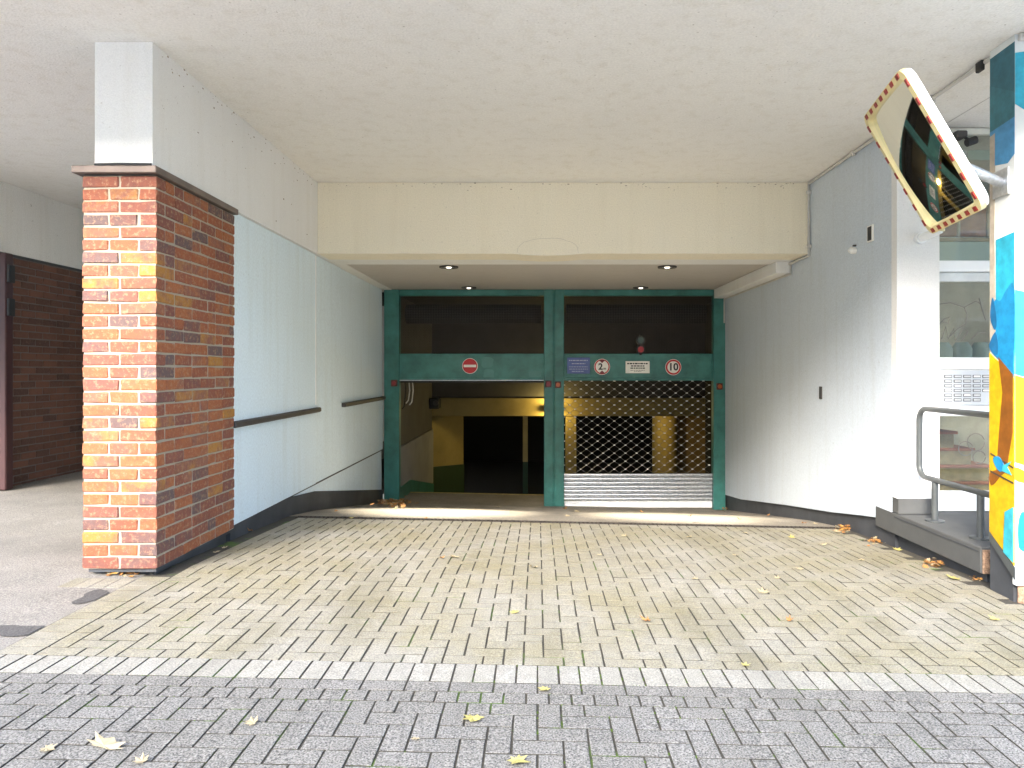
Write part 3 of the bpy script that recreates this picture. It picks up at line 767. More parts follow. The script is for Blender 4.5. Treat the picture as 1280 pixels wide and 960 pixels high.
mb = MB(); mb.add([(-2.5, 15.96, -3.3), (-1.76, 16.88, -3.3), (-1.76, 16.88, -2.25), (-2.5, 15.96, -2.203), (-2.6, 17, -3.3), (-2.0, 17.2, -3.3), (-2.0, 17.2, -2.25), (-2.6, 17, -2.203)], [(0, 1, 2, 3), (1, 5, 6, 2), (4, 7, 6, 5), (0, 3, 7, 4), (3, 2, 6, 7), (0, 4, 5, 1)]); mb.build('jamb_base', GREENB, po)
mb = MB(); mb.box(.64, .88, 15.98, 16.3, -3, -1.042, 0, .01); mb.build('pier', YELW, po)
th = MB(); sheet(th, [-2.4, -1.9, .3, 3.2], [12.98, 13.1], .004); o = th.build('yellow_line', plain('worn_yellow_paint', (.42, .34, .14), .8, 0, .35, 12)); o['kind'] = 'structure'
pp = thing('garage_post', 'thin yellow and green post deep inside the left garage opening', 'post', (-.34, 20, -3.6))
mb = MB(); mb.box(-.42, -.28, 20, 20.14, -2.6, 1.29); mb.build('upper_part', YELW, pp); mb = MB(); mb.box(-.423, -.277, 19.997, 20.143, -3.7, -2.602); mb.build('lower_part', GREENB, pp)
wp = MB(); wp.box(3.66, 5.6, 18.7, 18.9, -3.4, 1.29); o = wp.build('garage_partition', plain('dim_tan_wall', (.16, .11, .05), .8, 0, .2, 3)); tag(o, 'dim tan partition to the right of the round garage column', 'wall')
pc = thing('garage_column', 'round yellow column behind the rolling grille', 'column', (3.3, 18.3, -3.3))
mb = MB(); mb.tube([(3.3, 18.3, -2.75), (3.3, 18.3, 1.29)], .32, 24); mb.build('shaft', YELW, pc, smooth=True)
mb = MB(); mb.tube([(3.3, 18.3, -3.6), (3.3, 18.3, -2.752)], .325, 24); mb.build('base', GREENB, pc, smooth=True)
for x, d, h, lab, en in ((.3, 15.8, -.86, 'lit fluorescent lamp on the yellow beam behind the middle gate post', 5), (2.75, 17.0, -.75, 'lit fluorescent lamp hidden behind the right end of the yellow beam', 8)):
    t_ = thing('garage_lamp', lab, 'lamp', (x, d, h))
    mb = MB(); mb.box(x - .16, x + .16, d + .04, d + .155, h - .05, h + .05, 0, .01); mb.build('housing', GREYI, t_)
    mb = MB(); mb.tube([(x - .14, d + .015, h), (x + .14, d + .015, h)], .02, 10); mb.build('tube', TUBEL, t_)
    ld = bpy.data.lights.new('garage_lamp_light', 'POINT'); ld.energy = en; ld.color = (1, .74, .22); ld.shadow_soft_size = .05
    lo = bpy.data.objects.new('garage_lamp_light', ld); COL.objects.link(lo); lo.parent = t_; lo.location = (0, -.07, 0)
# hanging cables and camera box in the left opening
cbx = thing('hanging_cable', 'black and grey cables hanging behind the left gate post', 'cable', (-2.25, GD + .3, -.9))
for dx, c_, lo_ in ((0, BLACK, -.62), (.07, CONDM, -.52), (.13, CONDM, -.55)):
    mb = MB(); x = -2.30 + dx; mb.tube([(x, GD + .3, PB0 - .01), (x + .015, GD + .3, -.35), (x - .01, GD + .3, lo_), (x - .05, GD + .3, lo_ - .05)], .011, 6); mb.build('strand', c_, cbx)
sbx = thing('control_box', 'small dark control box on the inner wall of the garage', 'control box', (-2.36, 15.7, -.8))
mb = MB(); mb.box(-2.398, -2.18, 15.55, 15.85, -.85, -.62, 0, .01); mb.build('housing', BLACK, sbx)
mb = MB(); mb.disc((-2.25, -.72), .06, 'y', 15.50, 15.549, 14); mb.build('dial', GREYI, sbx)

# ================================================================== RIGHT SIDE DETAILS
# conduit with clips
cd_ = thing('conduit', 'grey cable conduit along the ceiling edge and down the cream beam', 'conduit', (RW - .03, 6.5, CE - .03))
x = RW - .022
mb = MB(); mb.tube([(x, EDGE + .1, CE - .022), (x, 8.17, CE - .022), (x, 8.17, SO - .03), (x, 8.9, SO - .03)], .016, 8); mb.build('pipe', CONDM, cd_, smooth=True)
mb = MB(); mb.tube([(x, 8.76, SO - .035), (x, 8.76, 1.20), (x, GD - .03, 1.20), (x, GD - .03, .80)], .012, 8); mb.build('pipe', CONDM, cd_, smooth=True)
for (d, h) in ((4.55, CE - .025), (5.6, CE - .025), (7.0, CE - .025)):
    mb = MB(); mb.box(x - .025, x + .021, d, d + .035, CE - .05, CE - .003, 0, .004); mb.build('clip', CONDM, cd_)
for h in (2.05, 1.42):
    mb = MB(); mb.box(x - .024, x + .021, 8.14, 8.196, h, h + .035, 0, .004); mb.build('clip', CONDM, cd_)
mb = MB(); mb.box(x - .03, x + .0, 4.95, 5.02, CE - .075, CE - .004, 0, .006); mb.build('junction_box', BLACK, cd_)
bc = thing('boxed_casing', 'white boxed casing under the soffit along the right wall', 'casing', (3.05, 10.3, 1.22))
mb = MB(); mb.box(2.98, RW - .004, 8.8, GD - .012, 1.215, SO + .008, 0, .004); mb.build('casing', WHITE, bc)
# switch plate, knob, slot on the right wall
def wallbox(name, label, cat, px, py, w_, h_, th_, parts):
    d = RW * FPX / (px - CX); h = PH(py, d); t_ = thing(name, label, cat, (RW, d, h - h_ / 2)); 
    for nm, mt, kw, kh, a in parts:
        mb = MB(); mb.box(RW - th_ - a, RW - .0005 - a * .0, d - w_ * kw / 2, d + w_ * kw / 2, h - h_ * kh / 2, h + h_ * kh / 2, 0, .003); mb.build(nm, mt, t_)
    return t_
wallbox('key_switch', 'small dark key switch with a white rim high on the right wall', 'switch', 1089.5, 292, .11, .155, .02, [('rim', SWHITE, 1, 1, 0), ('face', BLACK, .7, .85, .004)])
wallbox('wall_slot', 'narrow dark slot plate halfway up the right wall', 'slot', 1026.5, 491, .07, .14, .012, [('plate', GREYI, 1, 1, 0), ('slot', BLACK, .6, .85, .004)])
t_ = thing('bell_push', 'small white button beside the key switch on the right wall', 'button', (RW, 7.0, 1.2)); d = RW * FPX / (1070 - CX); h = PH(313, d)
mb = MB(); mb.tube([(RW - .001, d, h), (RW - .05, d, h), (RW - .07, d, h - .01)], [.03, .035, .02], 14); mb.build('button', SWHITE, t_, smooth=True)
mb = MB(); mb.box(RW - .03, RW - .001, d - .012, d + .012, h + .04, h + .055); mb.build('tab', GREYI, t_)

# ---- entrance platform
pf = thing('entrance_platform', 'grey concrete platform slab leading to the glazed entrance', 'platform', (3.8, 5.7, -1.6))
mb = MB(); mb.box(RW - .003, 5.2, 5.03, 6.6, -1.455, -1.268, 0, .006); mb.build('slab', PLAT, pf)
mb = MB(); mb.box(RW - .0075, RW - .0032, 5.06, 6.25, -1.303, -1.296); mb.build('edge_groove', PLINTH, pf)
mb = MB(); mb.box(RW + .005, 3.4, 5.012, 5.029, -1.452, -1.28, 0, .004); mb.build('broken_end', RUST, pf)
mb = MB(); along(mb, RW + .06, 5.0, [5.06, 6.3], lambda d: -1.457, lambda d: G(RW, d) - .1); mb.build('plinth', PLINTH, pf)
# ---- railing
rl = thing('tube_railing', 'grey tubular handrail loop on the entrance platform', 'railing', (3.335, 5.6, -1.268))
RX = 3.335
def arc(c, r, a0, a1, n=6): return [(RX, c[0] + r * math.cos(math.radians(a0 + (a1 - a0) * i / n)), c[1] + r * math.sin(math.radians(a0 + (a1 - a0) * i / n))) for i in range(n + 1)]
pts = [(RX, 4.80, -.33)] + arc((6.05, -.43), .10, 90, 0) + arc((6.05, -.82), .10, 0, -90) + [(RX, 4.80, -.92)]
mb = MB(); mb.tube(pts, .024, 12); mb.build('tube', RAILM, rl, smooth=True)
for d in (5.91, 5.30):
    mb = MB(); mb.tube([(RX, d, -1.26), (RX, d, -.935)], .027, 12); pz = mb.build('post', RAILM, rl, smooth=True)
    mb = MB(); mb.disc((RX, d), .075, 'z', -1.267, -1.255, 20); mb.build('flange', RAILM, pz)
# ---- glazed entrance
EF = 6.34
ge = thing('glazed_entrance', 'white framed glass entrance with an intercom panel beside the white pilaster', 'entrance', (4.2, EF, -1.27))
def eb(y0, y1, name, mat, d0=EF, d1=EF + .06, x0=3.46, x1=5.6, parent=None, c=.004):
    mb = MB(); mb.box(x0, x1, d0, d1, PH(y1, EF), PH(y0, EF), 0, c); return mb.build(name, mat, parent or ge)
eb(160.5, 168, 'frame_bar', plain('pale_frame', (.62, .62, .54), .5), EF - .01)
eb(326, 340, 'frame_bar', WPAINT, EF - .02); eb(340.5, 352, 'frame_bar', plain('pale_grey_frame', (.58, .60, .59), .4), EF)
eb(447, 462, 'frame_bar', WPAINT, EF - .02); eb(507, 520, 'frame_bar', WPAINT, EF - .02); eb(614, 638.5, 'frame_bar', WPAINT, EF - .02)
xa = PX(1172, EF)
mb = MB(); mb.box(3.46, xa, EF - .022, EF + .07, PH(638, EF), PH(168.5, EF)); mb.build('frame_post', WPAINT, ge)
mb = MB(); mb.box(4.62, 4.7, EF - .022, EF + .07, PH(638, EF), PH(168.5, EF)); mb.build('frame_post', WPAINT, ge)
for y0, y1 in ((168.5, 325.5), (352.5, 446.5), (520.5, 613.5)):
    p = eb(y0, y1, 'pane', GLASS, EF + .025, EF + .033, xa + .002, 4.618, None, 0)
    if y0 > 300 and y0 < 400:         # scratched scribbles
        sc = [[(1176, 380), (1190, 378), (1207, 384), (1222, 376), (1228, 380)], [(1207, 384), (1211, 393), (1209, 405), (1199, 411), (1190, 420)], [(1176, 405), (1183, 398), (1190, 396), (1187, 404), (1180, 402)], [(1179, 424), (1184, 408), (1187, 424), (1194, 410), (1196, 426), (1206, 410), (1212, 414), (1204, 426)], [(1226, 372), (1229, 384), (1234, 400)], [(1216, 424), (1224, 416), (1234, 416)]]
        for q in sc:
            mb = MB(); mb.tube([(PX(a, EF), EF + .0235, PH(c, EF)) for a, c in q], .004, 5); mb.build('scratch', plain('scratch_white', (.22, .21, .19), .8), p)
    if y0 > 500:
        for cx, cy, r in ((1222, 553, 11), (1209, 561, 9), (1226, 572, 8)):
            mb = MB(); mb.tube([(PX(cx + r * math.cos(a), EF), EF + .0235, PH(cy + r * math.sin(a), EF)) for a in [i * .5 for i in range(13)]], .004, 5); mb.build('scratch', plain('scratch_white', (.22, .21, .19), .8), p)
ip = thing('intercom_panel', 'white intercom plate with rows of name buttons left of the painted column', 'intercom', (3.9, EF - .03, PH(506, EF)))
mb = MB(); mb.box(xa, 4.62, EF - .012, EF + .05, PH(506.5, EF), PH(462.5, EF), 0, .003); mb.build('plate', plain('intercom_plate', (.5, .52, .53), .4, 0, .05, 6), ip)
for r in range(6):
    for c in range(8):
        if r >= 4 and c > 3: continue
        bx, by = PX(1184 + 11.9 * c, EF), PH(470.5 + 5.85 * r, EF)
        mb = MB(); mb.box(bx - .036, bx + .036, EF - .0165, EF - .0125, by - .014, by + .014, 0, .002); q = mb.build('name_button', plain('button_dark', (.10, .10, .10), .5), ip)
        mb = MB(); mb.box(bx - .029, bx + .029, EF - .0182, EF - .0167, by - .008, by + .008); mb.build('name_label', plain('label_paper', (.5, .5, .48), .5) if random.random() < .75 else SWHITE, q)
# things behind the glass
pn = thing('hall_gallery', 'brown wooden balustrade panels seen through the upper entrance glass', 'balustrade', (4.3, 7.2, .9))
GQ = 7.2
def hb(parent, x0, x1, y0, y1, name, mat, d=GQ, th=.05):
    mb = MB(); mb.box(x0, x1, d, d + th, PH(y1, d), PH(y0, d), 0, .004); return mb.build(name, mat, parent)
for k in range(5):
    x = 3.72 + k * .30; hb(pn, x, x + .27, 254, 295, 'panel', WOODP); hb(pn, x + .272, x + .298, 252, 296, 'stile', WOODR, GQ - .012, .03)
hb(pn, 3.6, 5.5, 297, 301, 'rail', WOODR, GQ - .03); hb(pn, 3.6, 5.5, 302, 330, 'fascia', PALEG)
bl = thing('roller_blind', 'pale green roller blind behind the upper entrance glass', 'blind', (4.4, 7.0, 1.9))
hb(bl, PX(1210, 7.0), 5.4, 162, 200, 'cloth', PALEG, 7.0, .01); hb(bl, 3.6, PX(1209, 7.0), 160, 204, 'side_panel', WPAINT, 7.0, .02)
hw = thing('hall_window', 'grey hall windows behind the upper entrance glass', 'window', (4.4, 8.2, 1.6))
for k in range(5): hb(hw, 4.0 + k * .32, 4.29 + k * .32, 196, 262, 'pane', GREYP, 8.2)
st = thing('hall_stairs', 'brown hall steps seen through the lower entrance glass', 'stairs', (4.1, 7.2, -1.27))
for k in range(5):
    mb = MB(); xe = 4.62 - k * .17; mb.box(3.3, xe, 6.95, 8.2, -1.26 + k * .165, -1.26 + (k + 1) * .165 - .03, 0, .004); s_ = mb.build('step', plain('step_stone', (.46, .34, .2), .6, 0, .2, 12), st)
    mb = MB(); mb.box(3.3, xe + .03, 6.93, 8.2, -1.26 + (k + 1) * .165 - .029, -1.26 + (k + 1) * .165 - .001, 0, .004); mb.build('tread', plain('tread_red', (.48, .18, .11), .5), s_)
mb = MB(); mb.box(3.4, 5.8, 6.61, 9, -1.40, -1.262); o = mb.build('hall_floor', plain('hall_tile', (.5, .48, .42), .5)); o['kind'] = 'structure'
mb = MB(); mb.box(3.3, 6.0, 9, 9.2, -1.4, CE - .003); mb.box(3.523, 3.56, 6.42, 9, -1.262, CE - .004); mb.box(5.8, 6, 6.42, 9, -1.4, CE - .004); o = mb.build('hall_wall', plain('hall_paint', (.7, .66, .56), .8)); tag(o, 'beige walls of the entrance hall behind the glass', 'wall')
for k in range(3):
    cx = PX(1178 + 24 * k, 6.8); mb = MB(); mb.tube([(cx, 6.8, PH(452, 6.8)), (cx, 6.8, PH(436, 6.8)), (cx, 6.8, PH(428, 6.8))], [.085, .09, .055], 14)
    o = mb.build('planter_pot', plain('grey_pot', (.34, .38, .35), .6), smooth=True); tag(o, ['pale grey pot behind the entrance glass next to the white post', 'middle pale grey pot of the three behind the entrance glass', 'pale grey pot behind the entrance glass next to the painted column'][k], 'pot', 'pots behind the entrance glass')
mb = MB(); mb.box(3.58, 5.5, 6.66, 6.95, PH(462, 6.8), PH(452.2, 6.8), 0, .005); o = mb.build('hall_shelf', GREYP); tag(o, 'grey hall shelf carrying three pots behind the glass', 'shelf')

# ---- painted column
CXL, CD0, CD1 = 3.105, 4.58, 4.83
pcx = thing('painted_column', 'concrete column painted with blue, cyan and yellow mural shapes', 'column', (3.4, 4.7, -1.5))
LGP = plain('column_white', (.62, .64, .62), .6, 0, .08, 6, .1, 90)
dfun = lambda px: CXL * FPX / (px - CX)
def bot(d): return -1.075 - (CD1 - d) / (CD1 - CD0) * .18
mb = MB(); mb.add([(CXL, CD1, bot(CD1)), (CXL, CD0, bot(CD0)), (CXL, CD0, CE - .003), (CXL, CD1, CE - .003), (3.75, CD1, bot(CD1)), (3.75, CD0, bot(CD0)), (3.75, CD0, CE - .003), (3.75, CD1, CE - .003)], [(0, 1, 2, 3), (4, 7, 6, 5), (1, 5, 6, 2), (0, 3, 7, 4), (2, 6, 7, 3), (0, 4, 5, 1)])
mb.build('shaft', LGP, pcx)
mb = MB(); mb.prism([(CD1 + .02, -1.5), (CD0 + .03, -1.58), (CD0 + .03, -1.262), (CD1 + .02, -1.085)], 'x', CXL + .012, 3.7); mb.build('foot', PLINTH, pcx)
mb = MB(); mb.prism([(CD1 + .005, -1.10), (CD0 - .004, -1.285), (CD0 - .004, -1.36), (CD1 + .005, -1.165)], 'x', CXL - .006, CXL + .011); mb.build('edge_flashing', RAILM, pcx)
mb = MB(); mb.box(CXL + .0, 3.72, CD0 - .015, CD0 + .028, -1.40, -1.262, 0, .006); mb.build('foot_band', LGP, pcx)
mb = MB(); mb.box(CXL + .03, 3.72, CD0 + .0, CD0 + .029, -1.6, -1.402, 0, .01); mb.build('broken_foot', RUST, pcx)
PCOL = {'teal': (.03, .16, .21), 'teal2': (.04, .20, .25), 'sky': (.08, .33, .62), 'beige': (.52, .45, .36), 'cyan': (.03, .45, .62), 'blue': (.012, .28, .55), 'deep': (.01, .15, .33), 'yellow': (.72, .42, .004), 'brown': (.27, .085, .006), 'lcyan': (.05, .48, .56), 'line': (.06, .05, .04), 'pale': (.45, .72, .78)}
PM = {k: plain('mural_' + k, tuple(v * .72 for v in c), .5, 0, .22, 14, .15, 70) for k, c in PCOL.items()}
zlay = [0]
def side(col, pts):           # side face: fractions across (0 rear edge .. 1 front edge) and photo rows turned to heights on the face
    zlay[0] += 1; t0 = CXL - .001 - zlay[0] * .0006
    mb = MB(); ps = []
    for u, py in pts:
        px = 1238 + u * 30; d = CD1 - u * (CD1 - CD0); ps.append((d, PH(py, CXL * FPX / (px - CX))))
    mb.prism(ps, 'x', t0, CXL - .0005); mb.build('painted_shape', PM[col], pcx)
def front(col, pts):
    zlay[0] += 1; t0 = CD0 - .001 - zlay[0] * .0006; mb = MB()
    mb.prism([(CXL + u, PH(py, CD0)) for u, py in pts], 'y', t0, CD0 - .0005); mb.build('painted_shape', PM[col], pcx)
def smooth_pts(pts, n=4):
    out = []
    for i in range(len(pts)):
        p0, p1, p2, p3 = [pts[(i + k - 1) % len(pts)] for k in range(4)]
        for s_ in range(n):
            t = s_ / n; out.append(tuple(.5 * (2 * p1[a] + (p2[a] - p0[a]) * t + (2 * p0[a] - 5 * p1[a] + 4 * p2[a] - p3[a]) * t * t + (3 * p1[a] - p0[a] - 3 * p2[a] + p3[a]) * t ** 3) for a in (0, 1)))
    return out
side('teal', [(0, 74), (1, 52), (1, 115), (0, 108)])
side('teal2', [(0, 108), (1, 115), (1, 146), (0, 166)])
side('sky', [(0, 166), (1, 146), (1, 192), (.72, 204), (.2, 207), (0, 168)])
side('beige', [(0, 172), (.22, 166), (.2, 300), (.26, 440), (0, 440)])
side('cyan', [(.26, 300), (1, 290), (1, 470), (.26, 446)])
side('blue', smooth_pts([(.22, 375), (.45, 376), (.7, 362), (1, 360), (1, 452), (.9, 468), (.5, 454), (.2, 440), (.26, 412), (.05, 400)]))
side('deep', smooth_pts([(.12, 372), (.24, 385), (.3, 405), (.2, 412), (.03, 396)]))
side('deep', smooth_pts([(.0, 430), (.25, 415), (.36, 432), (.3, 446), (.05, 438)]))
side('yellow', [(0, 441), (.22, 448), (1, 468), (1, 707), (0, 664)])
side('blue', [(.26, 444), (.98, 438), (1, 473), (.96, 470)])
side('brown', [(.38, 446), (.96, 468), (.96, 540), (.7, 590), (.28, 600), (.4, 545), (.55, 490)])
side('brown', smooth_pts([(.02, 592), (.35, 588), (.42, 597), (.1, 607)]))
side('line', [(.06, 566), (.99, 584), (.99, 586), (.06, 568)]); side('line', [(.06, 588), (.99, 603), (.99, 605), (.06, 590)])
side('blue', smooth_pts([(.18, 573), (.42, 571), (.62, 582), (.5, 590), (.3, 584)])); side('lcyan', [(.58, 582), (.9, 577), (.75, 584), (.92, 594), (.55, 589)])
side('lcyan', [(.66, 640), (.98, 634), (.98, 703), (.60, 690)])
zlay[0] = 0
front('cyan', [(0.001, 66), (.6, 50), (.6, 200), (.001, 130)])
front('cyan', [(0.001, 362), (.2, 370), (.6, 372), (.6, 500), (.001, 468)])
front('yellow', [(0.001, 469), (.6, 502), (.6, 640), (.2, 590), (.001, 578)])
front('yellow', smooth_pts([(.002, 584), (.1, 592), (.3, 604), (.3, 622), (.1, 606), (.002, 600)]))
front('blue', smooth_pts([(.03, 645), (.09, 640), (.3, 650), (.3, 694), (.06, 690), (.02, 675)]))

# ---- traffic mirror
mr = thing('traffic_mirror', 'tilted square convex traffic mirror with red and cream striped rim', 'mirror', (2.35, 4.2, .7))
sc = 1.0
zr, zr2, zl = 3.86, 3.79, 4.70
Tp = Vector((PX(1127, zr), zr, PH(80, zr))); Rp = Vector((PX(1232, zr2), zr2, PH(257, zr2)))
TL = Vector((PX(1081, zl), zl, PH(149, zl))); Bp = Rp + (TL - Tp)
Cn = (Tp + Rp + TL + Bp) / 4
e1 = (Rp - Tp); e2 = (TL - Tp); W1, W2 = e1.length, e2.length
e1n = e1.normalized(); e2n = (e2 - e1n * e2.dot(e1n)).normalized(); nn = e1n.cross(e2n).normalized()
if nn.dot(-Cn) < 0: nn = -nn
Bp_ = Cn
def L3(a, b_, c): return Cn + e1n * a + e2n * b_ + nn * c
def rrect(w_, h_, r, n=5):
    out = []
    for sx, sy, a0 in ((1, 1, 0), (-1, 1, 90), (-1, -1, 180), (1, -1, 270)):
        for i in range(n + 1):
            a = math.radians(a0 + 90 * i / n); out.append((sx * (w_ / 2 - r) + r * math.cos(a), sy * (h_ / 2 - r) + r * math.sin(a)))
    return out
RIM = .044
def frame_rings(rings, name, mat, close_last=False, smooth=False):
    mb = MB(); vs = []; n = len(rings[0][0])
    for ring, c in rings: vs += [L3(a, b_, c) for a, b_ in ring]
    fs = [(i * n + k, i * n + (k + 1) % n, (i + 1) * n + (k + 1) % n, (i + 1) * n + k) for i in range(len(rings) - 1) for k in range(n)]
    if close_last: fs.append(tuple((len(rings) - 1) * n + k for k in range(n)))
    mb.add(vs, fs); return mb.build(name, mat, mr, smooth=smooth)
o1 = rrect(W1, W2, .07); i1 = rrect(W1 - 2 * RIM, W2 - 2 * RIM, .055); i2 = rrect(W1 - 2 * RIM - .03, W2 - 2 * RIM - .03, .05)
frame_rings([(o1, -.02), (o1, .012), (i1, .016), (i2, -.012)], 'rim', MFRAME)
frame_rings([(rrect(W1 - .012, W2 - .012, .065), -.0205), (rrect(W1 - .02, W2 - .02, .07), -.042), (rrect(W1 - .10, W2 - .10, .07), -.06)], 'housing', plain('white_plastic', (.80, .79, .74), .4), True)
mb = MB(); N = 24; w_, h_ = W1 - 2 * RIM - .02, W2 - 2 * RIM - .02; vs = []
for j in range(N + 1):
    for i in range(N + 1):
        u, v = i / N * 2 - 1, j / N * 2 - 1; vs.append(L3(u * w_ / 2, v * h_ / 2, -.014 + .035 * (2 - u * u - v * v) / 2))
mb.add(vs, [(j * (N + 1) + i, j * (N + 1) + i + 1, (j + 1) * (N + 1) + i + 1, (j + 1) * (N + 1) + i) for j in range(N) for i in range(N)]); mb.build('mirror_glass', MIRR, mr, smooth=True)
def mark(a0, a1, b0, b1):
    mb = MB(); vs = [L3(a, b_, c) for c in (.013, .0185) for a, b_ in ((a0, b0), (a1, b0), (a1, b1), (a0, b1))]
    mb.add(vs, [(3, 2, 1, 0), (4, 5, 6, 7), (0, 1, 5, 4), (1, 2, 6, 5), (2, 3, 7, 6), (3, 0, 4, 7)]); mb.build('red_mark', plain('mark_red', (.24, .006, .01), .4), mr)
K = 7
for i in range(K):
    a = -W1 / 2 + .09 + (W1 - .18) * i / (K - 1); q = .022
    mark(a - q, a + q, W2 / 2 - .036, W2 / 2 - .008); mark(a - q, a + q, -W2 / 2 + .008, -W2 / 2 + .036)
    b_ = -W2 / 2 + .09 + (W2 - .18) * i / (K - 1)
    mark(W1 / 2 - .036, W1 / 2 - .008, b_ - q, b_ + q); mark(-W1 / 2 + .008, -W1 / 2 + .036, b_ - q, b_ + q)
back = Cn - nn * .07; cp = Vector((CXL - .004, 4.70, PH(228, 4.68)))
mb = MB(); mb.tube([cp, cp + (back - cp) * .5, back], .032, 14); mb.build('arm', STEEL, mr, smooth=True)
mb = MB(); mb.box(CXL - .018, CXL - .002, 4.62, 4.78, cp.z - .09, cp.z + .09, 0, .003); mb.build('wall_plate', STEEL, mr)
mb = MB(); 
for s_ in (-1, 1): mb.tube([back + Vector((0, 0, .05 * s_)), back + Vector((.02, .03, .05 * s_))], .03, 10)
mb.build('clamp', STEEL, mr)
# small bracket on the pilaster below the mirror
lb = thing('wall_bracket', 'small white bracket lamp on the pilaster under the mirror', 'bracket', (PX(1152, 6.2), 6.2, PH(300, 6.2)))
x, h = PX(1150, 6.2), PH(298, 6.2)
mb = MB(); mb.disc((x, h), .05, 'y', 6.165, 6.209, 18); mb.build('plate', WPAINT, lb)
mb = MB(); mb.tube([(x, 6.17, h), (x + .02, 6.05, h + .01), (x + .06, 5.98, h + .03)], [.035, .035, .028], 12); mb.build('stub', WPAINT, lb, smooth=True)
mb = MB(); mb.tube([(x + .06, 5.98, h + .02), (x + .06, 5.98, h + .12)], .03, 12); mb.build('collar', MFRAME, lb, smooth=True)
nbx = thing('camera_bracket', 'small black device fixed above the entrance glass', 'camera', (PX(1199, 6.2), 6.2, PH(175, 6.2)))
x, h = PX(1199, 6.25), PH(169, 6.25)
mb = MB(); mb.box(x - .05, x + .05, 6.2, 6.33, h - .03, h + .03, 0, .01); mb.build('housing', GREYI, nbx)
mb = MB(); mb.tube([(x + .03, 6.19, h - .09), (x + .11, 6.19, h - .06)], .035, 10); mb.tube([(x + .07, 6.19, h - .07), (x + .05, 6.25, h - .02)], .012, 8); mb.build('head', BLACK, nbx)

# ================================================================== LEAVES
def leaf_poly(lobes, r):
    pts = []; n = lobes * 2 + 4
    spec = [(90, 1), (68, .58), (45, .9), (22, .45), (0, .78), (-28, .38), (-50, .5), (-84, .16), (-90, .42), (-96, .16), (-130, .5), (-152, .38), (180, .78), (158, .45), (135, .9), (112, .58)]
    for a, q in spec:
        a = math.radians(a); q *= r * random.uniform(.9, 1.1); pts.append((q * math.cos(a), q * math.sin(a)))
    return pts
def leaf_mesh(r, mat, curl):
    mb = MB(); p = leaf_poly(3, r); n = len(p); vs = [(0, 0, .2 * curl * r)]
    for x, y in p: vs.append((x, y, curl * (x * x + y * y) / r * random.uniform(.2, 1.9) + .0015))
    fs = [(0, 1 + i, 1 + (i + 1) % n) for i in range(n)]
    mb.add(vs, fs); me = mb.mesh('leaf', mat, False, (0, 0, 0), False); return me
LM = {'y': [leaf_mesh(.07, LEAFY, .25) for _ in range(3)], 'p': [leaf_mesh(.07, LEAFP, .3) for _ in range(3)], 'b': [leaf_mesh(.06, LEAFB, .6) for _ in range(4)]}
def ground_at(px, py):
    lo, hi = 2.0, 13.0
    for _ in range(40):
        d = (lo + hi) / 2; h = PH(py, d); x = PX(px, d)
        if h > G(x, d): lo = d
        else: hi = d
    return PX(px, lo), lo
def leaf(px, py, kind, s, label, group=None, sx=1):
    x, d = ground_at(px, py); o = bpy.data.objects.new('leaf', random.choice(LM[kind])); COL.objects.link(o)
    o.location = (x, d, G(x, d) + .006 + EYE); o.rotation_euler = (random.uniform(-.15, .15), random.uniform(-.15, .15), random.uniform(0, 6.28)); o.scale = (s * sx, s, s)
    tag(o, label, 'leaf', group); return o
leaf(591, 899, 'y', .85, 'yellow maple leaf on the grey paving in the middle foreground')
leaf(646, 952, 'y', .85, 'yellow leaf lying at the bottom edge below the other maple leaf')
leaf(683, 863, 'y', .6, 'small yellow leaf just below the pale soldier course')
leaf(317, 905, 'p', .6, 'small pale curled leaf on the grey paving left of the middle')
leaf(130, 935, 'p', 1.15, 'large torn pale leaf at the bottom left of the paving').scale = (1.7, .7, 1)
leaf(58, 938, 'p', .6, 'faint pale leaf at the far bottom left of the paving')
leaf(178, 954, 'p', .55, 'small cream leaf below the large torn leaf')
leaf(520, 925, 'p', .35, 'tiny pale scrap of leaf on the grey paving')
leaf(810, 778, 'b', .8, 'brown leaf on the pale driveway right of the middle')
leaf(645, 766, 'y', .6, 'small yellow leaf in the middle of the driveway')
leaf(955, 742, 'p', .8, 'pale curled leaf on the right half of the driveway')
leaf(1246, 776, 'y', .7, 'yellow leaf on the driveway near the painted column')
leaf(986, 777, 'b', .6, 'thin brown leaf on the right side of the driveway')
leaf(930, 833, 'y', .5, 'small green yellow leaf on the soldier course')
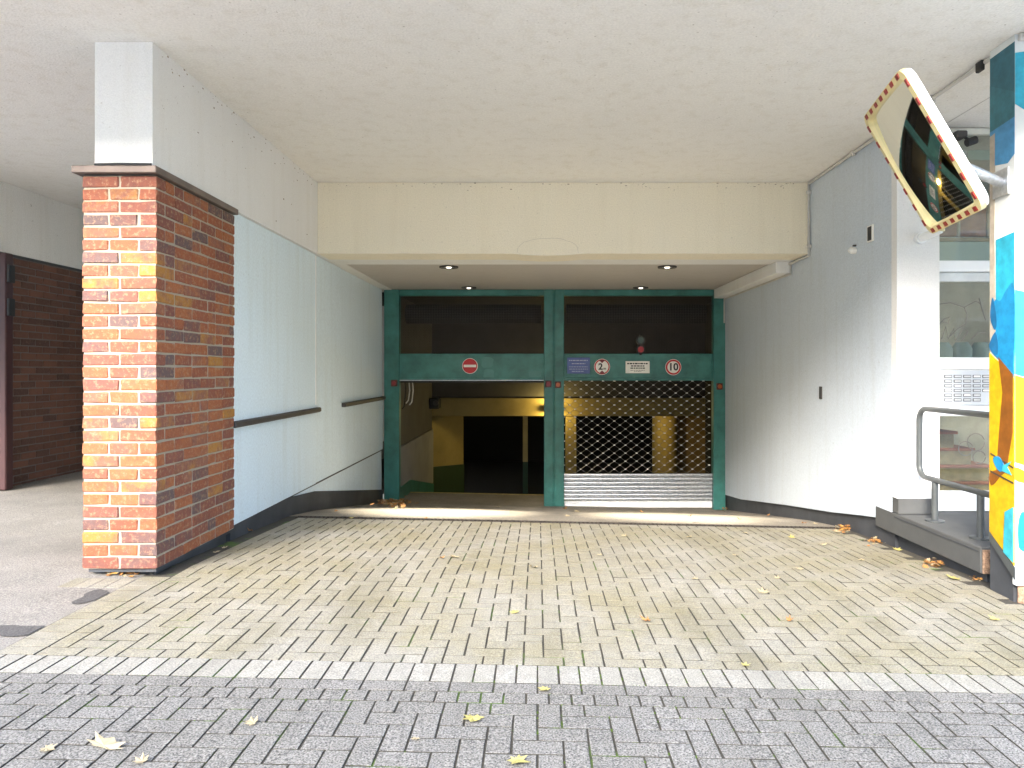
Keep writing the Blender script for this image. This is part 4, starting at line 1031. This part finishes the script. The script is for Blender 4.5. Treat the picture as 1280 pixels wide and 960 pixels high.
for px, py, k, s in ((569, 697, 'p', .9), (551, 699, 'b', .6), (666, 710, 'p', .8), (750, 695, 'p', .5), (780, 671, 'p', .6), (860, 672, 'p', .7), (930, 667, 'p', .7), (990, 673, 'y', .7), (920, 695, 'p', .6), (1030, 682, 'p', .6), (1075, 701, 'p', .6), (1000, 712, 'p', .6), (972, 724, 'p', .5), (640, 641, 'p', .7), (705, 637, 'b', .9), (722, 640, 'p', .8), (710, 646, 'p', .6), (803, 641, 'b', .8), (862, 646, 'b', .6), (868, 653, 'p', .7), (925, 650, 'b', .6), (960, 645, 'b', .6), (532, 649, 'b', .5), (622, 634, 'p', .7), (513, 663, 'p', .5), (440, 648, 'y', .6), (280, 686, 'p', .5), (270, 691, 'p', .6), (420, 640, 'b', .6), (345, 640, 'b', .7), (313, 665, 'b', 1.0), (287, 672, 'b', .9), (1005, 655, 'b', .7), (1020, 656, 'p', .6), (1120, 688, 'y', .8), (1195, 725, 'y', 1.0), (870, 725, 'p', .5)):
    tone = {'p': 'pale', 'b': 'brown', 'y': 'yellow'}[k]
    where = ('beside the left wall plinth' if px < 450 else 'on the ramp between the drain and the gates' if py < 657 else 'on the upper half of the driveway' if py < 690 else 'on the middle of the driveway')
    leaf(px, py, k, s, 'tiny %s dry leaf lying %s' % (tone, where), 'tiny %s leaves %s' % (tone, where))
def heap(px0, px1, py0, py1, n, label, size=.035, tall=.03):
    mb = MB()
    for _ in range(n):
        px, py = random.gauss((px0 + px1) / 2, (px1 - px0) / 5), random.gauss((py0 + py1) / 2, (py1 - py0) / 5)
        x, d = ground_at(px, py); z = G(x, d) + random.uniform(.003, tall)
        R_ = Matrix.Rotation(random.uniform(0, 6.28), 3, 'Z') @ Matrix.Rotation(random.uniform(-.7, .7), 3, 'X')
        p = leaf_poly(3, size * random.uniform(.6, 1.3)); vs = [Vector((x, d, z)) + R_ @ Vector((a, b_, (a * a + b_ * b_) * 6)) for a, b_ in p] + [Vector((x, d, z))]
        k = len(p); mb.add(vs, [(i, (i + 1) % k, k) for i in range(k)], random.choice([0, 0, 0, 1, 2]))
    o = mb.build('leaf_litter', [LEAFB, plain('orange_leaf', (.45, .22, .05), .7, 0, .3, 30), LEAFP]); o['kind'] = 'stuff'; o['label'] = label
heap(470, 514, 624, 636, 260, 'drift of brown leaves at the foot of the left gate post', .045, .06)
heap(125, 190, 713, 722, 60, 'brown leaves under the brick pillar', .022, .02)
heap(1042, 1066, 658, 670, 40, 'brown leaves at the bend of the dark plinth', .035, .04)
heap(1080, 1105, 672, 684, 35, 'brown leaves along the right plinth', .025)
heap(1152, 1180, 702, 711, 40, 'brown leaves below the entrance platform', .03, .035)
heap(1262, 1285, 738, 748, 50, 'brown leaves at the foot of the painted column', .03, .03)
heap(1210, 1235, 718, 728, 25, 'leaf crumbs at the end of the platform', .012, .01)
heap(895, 915, 634, 640, 25, 'brown leaves at the right gate post', .035, .03)
